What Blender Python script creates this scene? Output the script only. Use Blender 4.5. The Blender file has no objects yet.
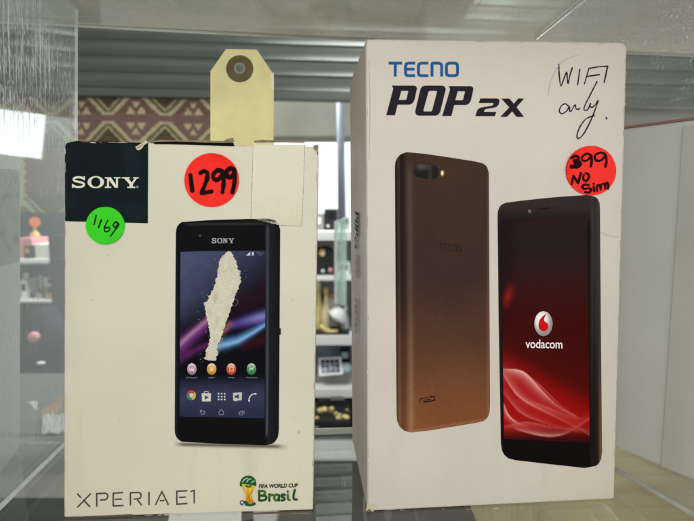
import bpy, bmesh, math, random
from mathutils import Vector, noise
from mathutils.geometry import tessellate_polygon

random.seed(7)
S = bpy.context.scene
COL = S.collection
R = math.radians

# ------------------------------------------------------------------ camera
FPX, CX, CY = 520.0, 347.0, 260.5          # focal length and centre, in pixels of the 694 px wide photo
PITCH, CAMH = R(5.9), 0.108
CAM = Vector((0, 0, CAMH))
FWD = Vector((0, math.cos(PITCH), -math.sin(PITCH)))
UPV = Vector((0, math.sin(PITCH), math.cos(PITCH)))
RGT = Vector((1, 0, 0))

def ray(x, y):
    return RGT * ((x - CX) / FPX) + UPV * ((CY - y) / FPX) + FWD

def hit(x, y, p, n):
    d = ray(x, y)
    return CAM + d * ((p - CAM).dot(n) / d.dot(n))

def hz(x, y, z=0.0):                        # where the sight line meets a level z
    return hit(x, y, Vector((0, 0, z)), Vector((0, 0, 1)))

def wy(x, y, Y):                            # where it meets the upright plane at distance Y
    return hit(x, y, Vector((0, Y, 0)), Vector((0, 1, 0)))

cam_d = bpy.data.cameras.new('camera')
cam = bpy.data.objects.new('camera', cam_d)
COL.objects.link(cam)
cam.location = CAM
cam.rotation_euler = (math.pi / 2 - PITCH, 0, 0)
cam_d.sensor_width = 36
cam_d.lens = 36 * FPX / 694
cam_d.clip_start, cam_d.clip_end = 0.01, 60
cam_d.dof.use_dof = True
cam_d.dof.focus_distance = 0.186
cam_d.dof.aperture_fstop = 19
S.camera = cam

# ------------------------------------------------------------------ colour
GAIN = 1.02
def lin(c):
    c /= 255.0
    return c / 12.92 if c <= .04045 else ((c + .055) / 1.055) ** 2.4

def C(r, g, b, gain=None):                  # colour as it looks in the photo -> surface colour
    g_ = gain or GAIN
    return tuple(min(.92, lin(v) / g_) for v in (r, g, b))

def mixc(a, b, t):
    t = max(0, min(1, t))
    return tuple(a[i] + (b[i] - a[i]) * t for i in range(3))

def smooth(a, b, x):
    t = max(0, min(1, (x - a) / (b - a)))
    return t * t * (3 - 2 * t)

# ------------------------------------------------------------------ materials
def new_mat(name):
    m = bpy.data.materials.new(name)
    m.use_nodes = True
    nt = m.node_tree
    for n in list(nt.nodes):
        nt.nodes.remove(n)
    out = nt.nodes.new('ShaderNodeOutputMaterial')
    return m, nt, out

def N(nt, t, **kw):
    n = nt.nodes.new(t)
    for k, v in kw.items():
        if hasattr(n, k):
            setattr(n, k, v)
        else:
            n.inputs[k.replace('_', ' ')].default_value = v
    return n

def noise_tex(nt, scale, detail=4, vec=None, rough=.55):
    n = N(nt, 'ShaderNodeTexNoise')
    n.inputs['Scale'].default_value = scale
    n.inputs['Detail'].default_value = detail
    n.inputs['Roughness'].default_value = rough
    if vec is not None:
        nt.links.new(vec, n.inputs['Vector'])
    return n

def ramp(nt, src, a, b, ca=(0, 0, 0, 1), cb=(1, 1, 1, 1)):
    r = N(nt, 'ShaderNodeValToRGB')
    r.color_ramp.elements[0].position, r.color_ramp.elements[0].color = a, ca
    r.color_ramp.elements[1].position, r.color_ramp.elements[1].color = b, cb
    nt.links.new(src, r.inputs['Fac'])
    return r

def mapping(nt, scale):
    tc = N(nt, 'ShaderNodeTexCoord')
    mp = N(nt, 'ShaderNodeMapping')
    mp.inputs['Scale'].default_value = scale
    nt.links.new(tc.outputs['Object'], mp.inputs['Vector'])
    return mp.outputs['Vector']

def plain(name, col, rough=.5, spec=.4, vary=.12, scale=60, metal=0, bump=0, bscale=400, stretch=(1, 1, 1)):
    """a surface of one colour with uneven tone and grain"""
    m, nt, out = new_mat(name)
    b = N(nt, 'ShaderNodeBsdfPrincipled')
    b.inputs['Roughness'].default_value = rough
    b.inputs['Specular IOR Level'].default_value = spec
    b.inputs['Metallic'].default_value = metal
    v = mapping(nt, stretch)
    n = noise_tex(nt, scale, 5, v)
    lo = tuple(c * (1 - vary) for c in col) + (1,)
    hi = tuple(min(.95, c * (1 + vary)) for c in col) + (1,)
    r = ramp(nt, n.outputs['Fac'], .3, .7, lo, hi)
    nt.links.new(r.outputs['Color'], b.inputs['Base Color'])
    if bump:
        n2 = noise_tex(nt, bscale, 3, v)
        bp = N(nt, 'ShaderNodeBump')
        bp.inputs['Strength'].default_value = bump
        bp.inputs['Distance'].default_value = .0006
        nt.links.new(n2.outputs['Fac'], bp.inputs['Height'])
        nt.links.new(bp.outputs['Normal'], b.inputs['Normal'])
    nt.links.new(b.outputs['BSDF'], out.inputs['Surface'])
    return m

def board(name, col, linen=0.0):
    """printed carton board: soft stains, specks, slight warp, optional linen grain"""
    m, nt, out = new_mat(name)
    b = N(nt, 'ShaderNodeBsdfPrincipled')
    b.inputs['Roughness'].default_value = .42
    b.inputs['Specular IOR Level'].default_value = .32
    v = mapping(nt, (1, 1, 1))
    n = noise_tex(nt, 26, 6, v)
    base = ramp(nt, n.outputs['Fac'], .3, .72, tuple(c * .93 for c in col) + (1,), tuple(min(.95, c * 1.04) for c in col) + (1,))
    sp = noise_tex(nt, 900, 2, v)
    spr = ramp(nt, sp.outputs['Fac'], .70, .80)
    sp2 = noise_tex(nt, 70, 2, v)
    spr2 = ramp(nt, sp2.outputs['Fac'], .55, .75)
    mul = N(nt, 'ShaderNodeMath', operation='MULTIPLY')
    nt.links.new(spr.outputs['Color'], mul.inputs[0]); nt.links.new(spr2.outputs['Color'], mul.inputs[1])
    mx = N(nt, 'ShaderNodeMixRGB')
    mx.inputs['Color2'].default_value = tuple(c * .35 for c in col) + (1,)
    nt.links.new(mul.outputs[0], mx.inputs['Fac']); nt.links.new(base.outputs['Color'], mx.inputs['Color1'])
    # rubbed, greyer smears
    mv = mapping(nt, (60, 20, 9))
    sm = noise_tex(nt, 1.0, 6, mv, .65)
    smr = ramp(nt, sm.outputs['Fac'], .58, .85)
    mx2 = N(nt, 'ShaderNodeMixRGB')
    mx2.inputs['Color2'].default_value = (col[0] * .72, col[1] * .70, col[2] * .68, 1)
    sc = N(nt, 'ShaderNodeMath', operation='MULTIPLY'); sc.inputs[1].default_value = .55
    nt.links.new(smr.outputs['Color'], sc.inputs[0]); nt.links.new(sc.outputs[0], mx2.inputs['Fac'])
    nt.links.new(mx.outputs['Color'], mx2.inputs['Color1'])
    nt.links.new(mx2.outputs['Color'], b.inputs['Base Color'])
    wob = noise_tex(nt, 45, 3, v)
    fine = noise_tex(nt, 1500, 2, v)
    h = N(nt, 'ShaderNodeMath', operation='MULTIPLY_ADD'); h.inputs[1].default_value = .12
    nt.links.new(fine.outputs['Fac'], h.inputs[0]); nt.links.new(wob.outputs['Fac'], h.inputs[2])
    last = h
    if linen:
        for d in ('X', 'Z'):
            w = N(nt, 'ShaderNodeTexWave', bands_direction=d)
            w.inputs['Scale'].default_value = 420
            w.inputs['Distortion'].default_value = 3
            nt.links.new(v, w.inputs['Vector'])
            a = N(nt, 'ShaderNodeMath', operation='MULTIPLY_ADD'); a.inputs[1].default_value = linen
            nt.links.new(w.outputs['Fac'], a.inputs[0]); nt.links.new(last.outputs[0], a.inputs[2])
            last = a
    bp = N(nt, 'ShaderNodeBump'); bp.inputs['Strength'].default_value = .5; bp.inputs['Distance'].default_value = .0009
    nt.links.new(last.outputs[0], bp.inputs['Height']); nt.links.new(bp.outputs['Normal'], b.inputs['Normal'])
    nt.links.new(b.outputs['BSDF'], out.inputs['Surface'])
    return m

def inks(name, rough=.45, spec=.25, grain=.08, bump=.1):
    """printed or pigmented surface: colour stored on the points, with a little print grain"""
    m, nt, out = new_mat(name)
    b = N(nt, 'ShaderNodeBsdfPrincipled')
    b.inputs['Roughness'].default_value = rough
    b.inputs['Specular IOR Level'].default_value = spec
    at = N(nt, 'ShaderNodeAttribute', attribute_name='ink')
    v = mapping(nt, (1, 1, 1))
    n = noise_tex(nt, 700, 4, v)
    r = ramp(nt, n.outputs['Fac'], .25, .75, (1 - grain,) * 3 + (1,), (1 + grain,) * 3 + (1,))
    mx = N(nt, 'ShaderNodeMixRGB', blend_type='MULTIPLY'); mx.inputs['Fac'].default_value = 1
    nt.links.new(at.outputs['Color'], mx.inputs['Color1']); nt.links.new(r.outputs['Color'], mx.inputs['Color2'])
    nt.links.new(mx.outputs['Color'], b.inputs['Base Color'])
    n2 = noise_tex(nt, 60, 3, v)
    bp = N(nt, 'ShaderNodeBump'); bp.inputs['Strength'].default_value = bump; bp.inputs['Distance'].default_value = .0006
    nt.links.new(n2.outputs['Fac'], bp.inputs['Height']); nt.links.new(bp.outputs['Normal'], b.inputs['Normal'])
    nt.links.new(b.outputs['BSDF'], out.inputs['Surface'])
    return m

def glass(name, tint=(.93, .96, .94), rough=.02, scr=None, scr_amt=0.0, haze=0.0, ramp_at=(.6, .72), hazecol=(.75, .8, .8), ior=1.5, worn=None):
    """clear sheet: see-through, mirror-like at grazing angles, with scratches and a pale haze mixed in to brighten it"""
    m, nt, out = new_mat(name)
    tr = N(nt, 'ShaderNodeBsdfTransparent'); tr.inputs['Color'].default_value = tint + (1,)
    gl = N(nt, 'ShaderNodeBsdfGlossy'); gl.inputs['Roughness'].default_value = rough
    gl.inputs['Color'].default_value = (.95, 1, .97, 1)
    fr = N(nt, 'ShaderNodeFresnel')
    ge = N(nt, 'ShaderNodeNewGeometry')          # a thin sheet reflects alike from both of its faces
    io = N(nt, 'ShaderNodeMath', operation='MULTIPLY_ADD'); io.inputs[1].default_value = 1 / ior - ior; io.inputs[2].default_value = ior
    nt.links.new(ge.outputs['Backfacing'], io.inputs[0]); nt.links.new(io.outputs[0], fr.inputs['IOR'])
    mx = N(nt, 'ShaderNodeMixShader')
    nt.links.new(fr.outputs[0], mx.inputs[0]); nt.links.new(tr.outputs[0], mx.inputs[1]); nt.links.new(gl.outputs[0], mx.inputs[2])
    last = mx
    if scr or haze:
        df = N(nt, 'ShaderNodeBsdfDiffuse'); df.inputs['Color'].default_value = hazecol + (1,)
        fac = None
        v0 = mapping(nt, (1, 1, 1))
        hn = noise_tex(nt, 22, 5, v0)
        hr = ramp(nt, hn.outputs['Fac'], .25, .75, (haze * .5,) * 3 + (1,), (haze * 1.4,) * 3 + (1,))
        fac = hr.outputs['Color']
        for s in (scr or []):
            n = noise_tex(nt, 1, 4, mapping(nt, s), .6)
            r = ramp(nt, n.outputs['Fac'], ramp_at[0], ramp_at[1], (0, 0, 0, 1), (scr_amt,) * 3 + (1,))
            pn = noise_tex(nt, 30, 3, mapping(nt, (1, 1, 1.4)))
            pr = ramp(nt, pn.outputs['Fac'], .38, .62)
            mu = N(nt, 'ShaderNodeMath', operation='MULTIPLY')
            nt.links.new(r.outputs['Color'], mu.inputs[0]); nt.links.new(pr.outputs['Color'], mu.inputs[1])
            if worn:                                # scratched by hands above a height, cleaner below
                sx = N(nt, 'ShaderNodeSeparateXYZ'); nt.links.new(mapping(nt, (1, 1, 1)), sx.inputs[0])
                mr = N(nt, 'ShaderNodeMapRange'); mr.clamp = True
                mr.inputs['From Min'].default_value, mr.inputs['From Max'].default_value = worn[0], worn[1]
                mr.inputs['To Min'].default_value = worn[2]
                nt.links.new(sx.outputs['Z'], mr.inputs['Value'])
                m3 = N(nt, 'ShaderNodeMath', operation='MULTIPLY')
                nt.links.new(mu.outputs[0], m3.inputs[0]); nt.links.new(mr.outputs['Result'], m3.inputs[1])
                mu = m3
            a = N(nt, 'ShaderNodeMath', operation='ADD'); a.use_clamp = True
            nt.links.new(fac, a.inputs[0]); nt.links.new(mu.outputs[0], a.inputs[1])
            fac = a.outputs[0]
        m2 = N(nt, 'ShaderNodeMixShader')
        nt.links.new(fac, m2.inputs[0]); nt.links.new(mx.outputs[0], m2.inputs[1]); nt.links.new(df.outputs[0], m2.inputs[2])
        last = m2
    nt.links.new(last.outputs[0], out.inputs['Surface'])
    return m

def glow(name, col, strength):
    m, nt, out = new_mat(name)
    e = N(nt, 'ShaderNodeEmission'); e.inputs['Color'].default_value = col + (1,); e.inputs['Strength'].default_value = strength
    nt.links.new(e.outputs[0], out.inputs['Surface'])
    return m

M = {}
M['ink'] = inks('print_ink', rough=.6, spec=.035)
M['tape'] = inks('clear_tape', rough=.22, spec=.5, grain=.03, bump=.6)
M['sticker'] = inks('sticker_paper', rough=.45, spec=.16, grain=.05, bump=.2)
M['weave'] = inks('woven_wool', rough=.95, spec=.05, grain=.35, bump=.2)
M['cream_board'] = board('cream_carton_board', C(214, 209, 186))
M['grey_board'] = board('off_white_linen_board', C(208, 199, 186), linen=.05)
M['raw_board'] = plain('torn_grey_board', C(140, 126, 100), .9, .1, .35, 500, bump=.6)
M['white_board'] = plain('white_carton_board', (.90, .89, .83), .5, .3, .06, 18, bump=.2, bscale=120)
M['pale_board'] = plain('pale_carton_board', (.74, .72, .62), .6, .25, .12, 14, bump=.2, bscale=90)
M['tag_paper'] = plain('yellow_tag_paper', C(240, 231, 172), .75, .1, .10, 60, bump=.25, bscale=700)
M['tag_ring'] = plain('brown_ring_paper', C(112, 96, 70), .8, .1, .18, 300, bump=.3)
M['dark_slot'] = plain('dark_slot', (.006, .006, .006), .9, .05)
M['shutter'] = plain('grey_shutter_metal', (.058, .066, .055), .4, .5, .25, 9, bump=.1, stretch=(.6, 1, 4))
M['plaster'] = plain('pale_plaster', (.70, .72, .71), .8, .2, .06, 5)
M['shade_board'] = plain('dull_shade_grey', (.30, .30, .25), .7, .2, .15, 7)
M['white_shelf'] = plain('white_shelf_board', (.72, .72, .70), .5, .3, .06, 12)
M['black'] = plain('black_plastic', (.012, .012, .014), .4, .4, .3, 40)
M['dark_blue'] = plain('dark_blue_cloth', (.014, .017, .028), .9, .1, .4, 30)
M['charcoal'] = plain('charcoal_cloth', (.016, .016, .018), .8, .1, .4, 40)
M['grey_plastic'] = plain('grey_plastic', (.26, .26, .25), .5, .3, .1, 30)
M['mid_grey'] = plain('light_grey_plastic', (.5, .5, .48), .5, .3, .1, 30)
M['white_plastic'] = plain('white_plastic', (.78, .78, .74), .35, .4, .06, 25)
M['cream_plastic'] = plain('cream_plastic', (.72, .62, .42), .4, .4, .15, 30)
M['yellow'] = plain('yellow_plastic', (.66, .54, .20), .4, .4, .15, 40)
M['gold'] = plain('golden_paint', (.62, .40, .12), .4, .5, .3, 60)
M['pink'] = plain('pink_plastic', (.60, .24, .24), .5, .3, .15, 40)
M['orange'] = plain('orange_plastic', (.85, .22, .06), .45, .3, .12, 30)
M['rust'] = plain('tan_card', (.55, .33, .17), .8, .2, .15, 25)
M['teal'] = plain('pale_teal_plastic', (.45, .58, .60), .4, .4, .1, 25)
M['cell'] = plain('blue_solar_cell', (.02, .03, .08), .2, .6, .25, 60)
M['wood'] = plain('pale_counter_wood', (.95, .68, .36), .5, .2, .18, 14, stretch=(1.2, 16, 4))
M['tray'] = plain('brushed_grey_metal', (.86, .86, .77), .4, .4, .15, 10, stretch=(1, 8, 1))
M['alu'] = plain('aluminium_trim', (.72, .73, .70), .3, .5, .1, 40, metal=.85)
M['red_edge'] = plain('red_board_edge', (.36, .09, .08), .6, .2, .25, 60)
M['floor'] = plain('shop_floor', (.25, .24, .22), .6, .3, .2, 4)
M['steel'] = plain('blue_grey_paint', (.28, .32, .38), .4, .4, .1, 12)
M['dull_edge'] = plain('dull_glass_edge', (.52, .54, .48), .25, .6, .35, 90)
M['shelf_glass'] = glass('shelf_glass', (.97, .975, .955), .02, [(9, 200, 200), (220, 14, 90)], .4, .04, (.62, .72), (.80, .81, .77))
M['upper_glass'] = glass('upper_shelf_glass', (.94, .96, .94), .03, [(10, 700, 200), (700, 12, 90), (900, 900, 100)], .5, .58, (.61, .70), (.92, .91, .80))
M['pane_glass'] = glass('scratched_pane_glass', (.95, .97, .97), .02, [(1, 900, 60), (1, 520, 26), (1, 1200, 300)], .95, .10, (.57, .64), (.90, .93, .95), worn=(.10, .17, .12))
M['pane_glass2'] = glass('scuffed_pane_glass', (.96, .97, .97), .02, [(1, 110, 1500), (1, 700, 300), (1, 1600, 1600)], .75, .06, (.60, .68), (.88, .90, .91), worn=(.136, .148, .03))
M['green_glass'] = glass('green_edge_glass', (.90, .98, .95), .05, None, 0, .35, (.6, .7), (.76, .92, .85))
M['edge_glass'] = plain('ground_glass_edge', (.86, .90, .86), .2, .6, .12, 120)

# ------------------------------------------------------------------ objects
def thing(name, label, cat, loc=(0, 0, 0), group=None):
    o = bpy.data.objects.new(name, None)
    o.empty_display_size = .02
    COL.objects.link(o)
    o.location = loc
    o['label'], o['category'] = label, cat
    if group:
        o['group'] = group
    return o

def tag(o, label=None, cat=None, group=None, kind=None):
    if label: o['label'] = label
    if cat: o['category'] = cat
    if group: o['group'] = group
    if kind: o['kind'] = kind
    return o

def base_of(p):
    v = Vector((0, 0, 0))
    while p is not None:
        v += p.location
        p = p.parent
    return v

class MB:
    """collects shapes (in world metres) and links them as one mesh object"""
    def __init__(s):
        s.v, s.f, s.c, s.k = [], [], [], 0
    def add(s, pts, faces, cols=(.5, .5, .5)):
        o = len(s.v)
        s.v += [Vector(p) for p in pts]
        s.f += [tuple(o + i for i in f) for f in faces]
        s.c += list(cols) if isinstance(cols, list) else [cols] * len(pts)
        return s
    def box(s, a, b, yaw=0, piv=None):
        xs, ys, zs = (a[0], b[0]), (a[1], b[1]), (a[2], b[2])
        p = [Vector((xs[i & 1], ys[(i >> 1) & 1], zs[i >> 2])) for i in range(8)]
        if yaw:
            piv = Vector(piv) if piv else sum(p, Vector()) / 8
            c_, s_ = math.cos(yaw), math.sin(yaw)
            p = [Vector((piv.x + (q.x - piv.x) * c_ - (q.y - piv.y) * s_, piv.y + (q.x - piv.x) * s_ + (q.y - piv.y) * c_, q.z)) for q in p]
        return s.hexa(p)
    def hexa(s, p):                          # p indexed by bits x, y, z
        return s.add(p, [(0, 1, 5, 4), (1, 3, 7, 5), (3, 2, 6, 7), (2, 0, 4, 6), (4, 5, 7, 6), (0, 2, 3, 1)])
    def lathe(s, c, prof, seg=24, axis='z', sx=1):
        """prof = (radius, height) pairs turned round an axis through c"""
        pts, fs = [], []
        for r, h in prof:
            for i in range(seg):
                a = 2 * math.pi * i / seg
                if axis == 'z': q = (r * math.cos(a) * sx, r * math.sin(a), h)
                elif axis == 'y': q = (r * math.cos(a) * sx, h, r * math.sin(a))
                else: q = (h, r * math.cos(a), r * math.sin(a))
                pts.append(Vector(c) + Vector(q))
        n = len(prof)
        for j in range(n - 1):
            for i in range(seg):
                k = (i + 1) % seg
                fs.append((j * seg + i, j * seg + k, (j + 1) * seg + k, (j + 1) * seg + i))
        fs.append(tuple(reversed(range(seg)))); fs.append(tuple((n - 1) * seg + i for i in range(seg)))
        return s.add(pts, fs)
    def ball(s, c, r, sx=1, sz=1, seg=20):
        prof = [(max(1e-5, r * math.cos(R(a))), r * sz * math.sin(R(a))) for a in range(-90, 91, 15)]
        return s.lathe(c, prof, seg, 'z', sx)
    def tube(s, pts, r, seg=10):
        pts = [Vector(p) for p in pts]
        rs = r if isinstance(r, list) else [r] * len(pts)
        ring, fs = [], []
        for i, p in enumerate(pts):
            t = (pts[min(i + 1, len(pts) - 1)] - pts[max(i - 1, 0)]).normalized()
            a = t.cross(Vector((.3, .9, .31))).normalized(); b = t.cross(a)
            ring += [p + (a * math.cos(2 * math.pi * k / seg) + b * math.sin(2 * math.pi * k / seg)) * rs[i] for k in range(seg)]
        for i in range(len(pts) - 1):
            for k in range(seg):
                q = (k + 1) % seg
                fs.append((i * seg + k, i * seg + q, (i + 1) * seg + q, (i + 1) * seg + k))
        fs.append(tuple(range(seg))); fs.append(tuple((len(pts) - 1) * seg + k for k in range(seg)))
        return s.add(ring, fs)
    def build(s, name, mat, parent=None, bevel=0, seg=2, smooth_=False, label=None, subdiv=0):
        me = bpy.data.meshes.new(name)
        off = base_of(parent)
        me.from_pydata([tuple(v - off) for v in s.v], [], s.f)
        at = me.color_attributes.new('ink', 'FLOAT_COLOR', 'POINT')
        at.data.foreach_set('color', [x for c in s.c for x in (c[0], c[1], c[2], 1.0)])
        if bevel or smooth_:
            bm = bmesh.new(); bm.from_mesh(me)
            bmesh.ops.recalc_face_normals(bm, faces=bm.faces)
            if bevel:
                bmesh.ops.bevel(bm, geom=[e for e in bm.edges if e.calc_face_angle(0) > .4], offset=bevel, segments=seg, affect='EDGES', profile=.6)
            bm.to_mesh(me); bm.free()
        if smooth_:
            me.polygons.foreach_set('use_smooth', [True] * len(me.polygons))
        me.materials.append(mat)
        o = bpy.data.objects.new(name, me)
        COL.objects.link(o)
        if parent is not None:
            o.parent = parent
        if label:
            o['label'] = label
        return o

def catmull(pts, n=6, closed=False):
    P = [Vector((p[0], p[1])) for p in pts]
    out, L = [], len(P)
    for i in range(L if closed else L - 1):
        if closed: a, b, c, d = P[(i - 1) % L], P[i], P[(i + 1) % L], P[(i + 2) % L]
        else: a, b, c, d = P[max(i - 1, 0)], P[i], P[i + 1], P[min(i + 2, L - 1)]
        for k in range(n):
            t = k / n
            out.append(.5 * ((2 * b) + (c - a) * t + (2 * a - 5 * b + 4 * c - d) * t * t + (3 * b - a - 3 * c + d) * t ** 3))
    if not closed: out.append(P[-1])
    return [(p.x, p.y) for p in out]

def curled(face, cx, cy, r, ang, amount=.0016):
    """the face, with a disc's rim lifting on one side"""
    ca, sa = math.cos(ang), math.sin(ang)
    def g(x, y, l=0.0):
        t = ((x - cx) * ca + (y - cy) * sa) / r
        return face(x, y, l + .00006 + amount * max(0.0, t - .35) ** 2 + .00005 * noise.noise(Vector((x * .13, y * .13, cx))))
    return g

class Art(MB):
    """flat printing on a plane; shapes are given in the measured coordinates of that face"""
    STEP = .00008
    def __init__(s, face, level):
        super().__init__(); s.face, s.level = face, level
    def P(s, x, y):
        return s.face(x, y, s.level * s.STEP + s.k * 4e-7)
    def poly(s, pts, col, holes=()):
        s.k += 1
        loops = [[Vector((p[0], p[1], 0)) for p in q] for q in [pts] + list(holes)]
        flat = [p for l in loops for p in l]
        tris = tessellate_polygon(loops)
        s.add([s.P(p.x, p.y) for p in flat], [tuple(t) for t in tris], col)
        return s
    def disc(s, cx, cy, rx, ry, col, n=40, hole=0):
        q = lambda f: [(cx + rx * f * math.cos(2 * math.pi * i / n), cy + ry * f * math.sin(2 * math.pi * i / n)) for i in range(n)]
        return s.poly(q(1), col, [q(hole)] if hole else ())
    def rect(s, x0, y0, x1, y1, col):
        return s.poly([(x0, y0), (x1, y0), (x1, y1), (x0, y1)], col)
    def stroke(s, pts, w, col, closed=False, soft=True, n=6, jit=0.0, taper=False, ends=True):
        if soft and len(pts) > 2: pts = catmull(pts, n, closed)
        P = [Vector((p[0], p[1])) for p in pts]
        L = len(P); vs, fs, seg = [], [], []
        for i in range(L):
            a = P[(i - 1) % L] if closed else P[max(i - 1, 0)]
            b = P[(i + 1) % L] if closed else P[min(i + 1, L - 1)]
            t1 = (P[i] - a); t2 = (b - P[i])
            if t1.length < 1e-9: t1 = t2
            if t2.length < 1e-9: t2 = t1
            t1, t2 = t1.normalized(), t2.normalized()
            t = t1 + t2
            t = t.normalized() if t.length > 1e-6 else t1
            nrm = Vector((-t.y, t.x))
            cosa = max(.45, nrm.dot(Vector((-t1.y, t1.x))))
            ww = w * .5 / cosa
            if jit: ww *= 1 + jit * noise.noise(Vector((P[i].x * .31, P[i].y * .31, w)))
            if taper: ww *= .35 + .65 * math.sin(math.pi * min(1, max(0.0, (i + .6) / (L + .2)))) ** .6
            s.k += .25
            vs += [s.P(*(P[i] + nrm * ww)), s.P(*(P[i] - nrm * ww))]
        for i in range(L if closed else L - 1):
            j = (i + 1) % L
            fs.append((2 * i, 2 * j, 2 * j + 1, 2 * i + 1))
        s.add(vs, fs, col)
        if ends and not closed and not taper:
            for e, q in ((0, 1), (L - 1, L - 2)):
                d = (P[e] - P[q]).normalized()
                a0 = math.atan2(d.y, d.x)
                s.poly([(P[e].x + math.cos(a0 + R(t)) * w * .5, P[e].y + math.sin(a0 + R(t)) * w * .5) for t in range(-90, 91, 30)], col)
        return s
    def scan(s, pts, rows, cols, fn):
        """fills a convex outline with a fine mesh whose points take fn(x, y)"""
        s.k += 1
        ys = [p[1] for p in pts]; y0, y1 = min(ys) + 1e-4, max(ys) - 1e-4
        vs, cs, fs = [], [], []
        for r in range(rows + 1):
            y = y0 + (y1 - y0) * r / rows
            xs = []
            for i in range(len(pts)):
                (ax, ay), (bx, by) = pts[i], pts[(i + 1) % len(pts)]
                if (ay <= y < by) or (by <= y < ay):
                    xs.append(ax + (bx - ax) * (y - ay) / (by - ay))
            if len(xs) < 2: xs = [pts[0][0]] * 2
            a, b = min(xs), max(xs)
            for c in range(cols + 1):
                x = a + (b - a) * c / cols
                vs.append(s.P(x, y)); cs.append(fn(x, y))
        for r in range(rows):
            for c in range(cols):
                q = r * (cols + 1) + c
                fs.append((q, q + cols + 1, q + cols + 2, q + 1))
        s.add(vs, fs, cs)
        return s
    def text(s, body, x0, y0, x1, y1, col, shear=0, drop=0, bold=0.0, squeeze=True):
        """upright sans lettering fitted into a frame; drop lowers the right end"""
        cu = bpy.data.curves.new('glyphs', 'FONT')
        cu.body = body; cu.offset = bold; cu.resolution_u = 5; cu.shear = shear
        ob = bpy.data.objects.new('glyphs', cu)
        COL.objects.link(ob)
        me = bpy.data.meshes.new_from_object(ob)
        vs = [v.co.copy() for v in me.vertices]
        ax, bx = min(v.x for v in vs), max(v.x for v in vs); ay, by = min(v.y for v in vs), max(v.y for v in vs)
        s.k += 1
        pts = []
        for v in vs:
            u, w = (v.x - ax) / (bx - ax), (v.y - ay) / (by - ay)
            pts.append(s.P(x0 + (x1 - x0) * u, y1 + (y0 - y1) * w + drop * u))
        s.add(pts, [tuple(p.vertices) for p in me.polygons], col)
        bpy.data.objects.remove(ob); bpy.data.meshes.remove(me); bpy.data.curves.remove(cu)
        return s

def sticker(face, gface, cx, cy, rx, ry, col, level):
    """round paper label: top sheet plus the cut rim down to the board"""
    A = Art(gface, level)
    c_ = [(cx + rx * math.cos(R(a)), cy + ry * math.sin(R(a))) for a in range(0, 360, 4)]
    A.scan(c_, 40, 30, lambda x, y: tuple(min(.93, k * (1 + .05 * noise.noise(Vector((x * .12, y * .12, cx))))) for k in col))
    top = [gface(x, y, level * A.STEP) for x, y in c_]; low = [face(x, y, .00003) for x, y in c_]
    n = len(c_)
    A.add(top + low, [(i, (i + 1) % n, n + (i + 1) % n, n + i) for i in range(n)], tuple(k * .8 for k in col))
    return A

def zoomed(x0, y0, k):                      # measured on an enlargement of the photo: back to photo pixels
    f = lambda pts: [(x0 + x / k, y0 + y / k) for x, y in pts]
    f.k = k
    f.p = lambda x, y: (x0 + x / k, y0 + y / k)
    return f

# ------------------------------------------------------------------ lettering shapes
def slab_word(A, T, w, col, ring=True):
    """four slab-serif capitals"""
    s_path = [(171, 306), (152, 296), (128, 293), (104, 298), (96, 309), (106, 319), (130, 325), (156, 331), (168, 343), (160, 355), (135, 361), (107, 358), (90, 347)]
    A.stroke(T(s_path), 15 * w, col, ends=False)
    A.poly(T([(165, 286), (174, 286), (174, 314), (167, 314)]), col)
    A.poly(T([(85, 339), (92, 339), (95, 367), (85, 367)]), col)
    n = 36
    el = lambda rx, ry: T([(250 + rx * math.cos(2 * math.pi * i / n), 327 + ry * math.sin(2 * math.pi * i / n)) for i in range(n)])
    A.poly(el(57, 42), col, [el(32, 33)])
    for q in ([(328, 296), (341, 296), (341, 366), (328, 366)], [(326, 293), (354, 293), (404, 366), (382, 366)], [(390, 296), (403, 296), (403, 366), (390, 366)],
              [(313, 293), (350, 293), (350, 301), (313, 301)], [(313, 358), (357, 358), (357, 367), (313, 367)], [(375, 293), (420, 293), (420, 301), (375, 301)],
              [(443, 296), (472, 296), (503, 334), (484, 342)], [(523, 297), (538, 297), (506, 342), (494, 336)], [(484, 332), (507, 332), (507, 366), (484, 366)],
              [(430, 293), (486, 293), (486, 301), (430, 301)], [(508, 293), (548, 293), (548, 301), (508, 301)], [(468, 359), (523, 359), (523, 368), (468, 368)]):
        A.poly(T(q), col)

def square_word(A, T, w, col):
    """five squared capitals with rounded corners"""
    st = lambda p, c=False: A.stroke(T(p), w, col, closed=c, soft=False, ends=False)
    st([(60, 91), (153, 91)]); st([(107, 98), (105, 184)])
    st([(244, 91), (196, 91), (181, 98), (177, 112), (177, 160), (181, 173), (194, 178), (244, 178)]); st([(184, 133), (240, 133)])
    st([(336, 91), (286, 91), (271, 98), (267, 112), (267, 160), (271, 173), (284, 178), (336, 178)])
    st([(361, 184), (361, 98), (366, 91), (408, 91), (424, 98), (428, 112), (428, 184)])
    st([(480, 91), (522, 91), (535, 98), (538, 112), (538, 160), (535, 172), (522, 178), (478, 178), (465, 172), (461, 160), (461, 112), (465, 98)], True)

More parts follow.
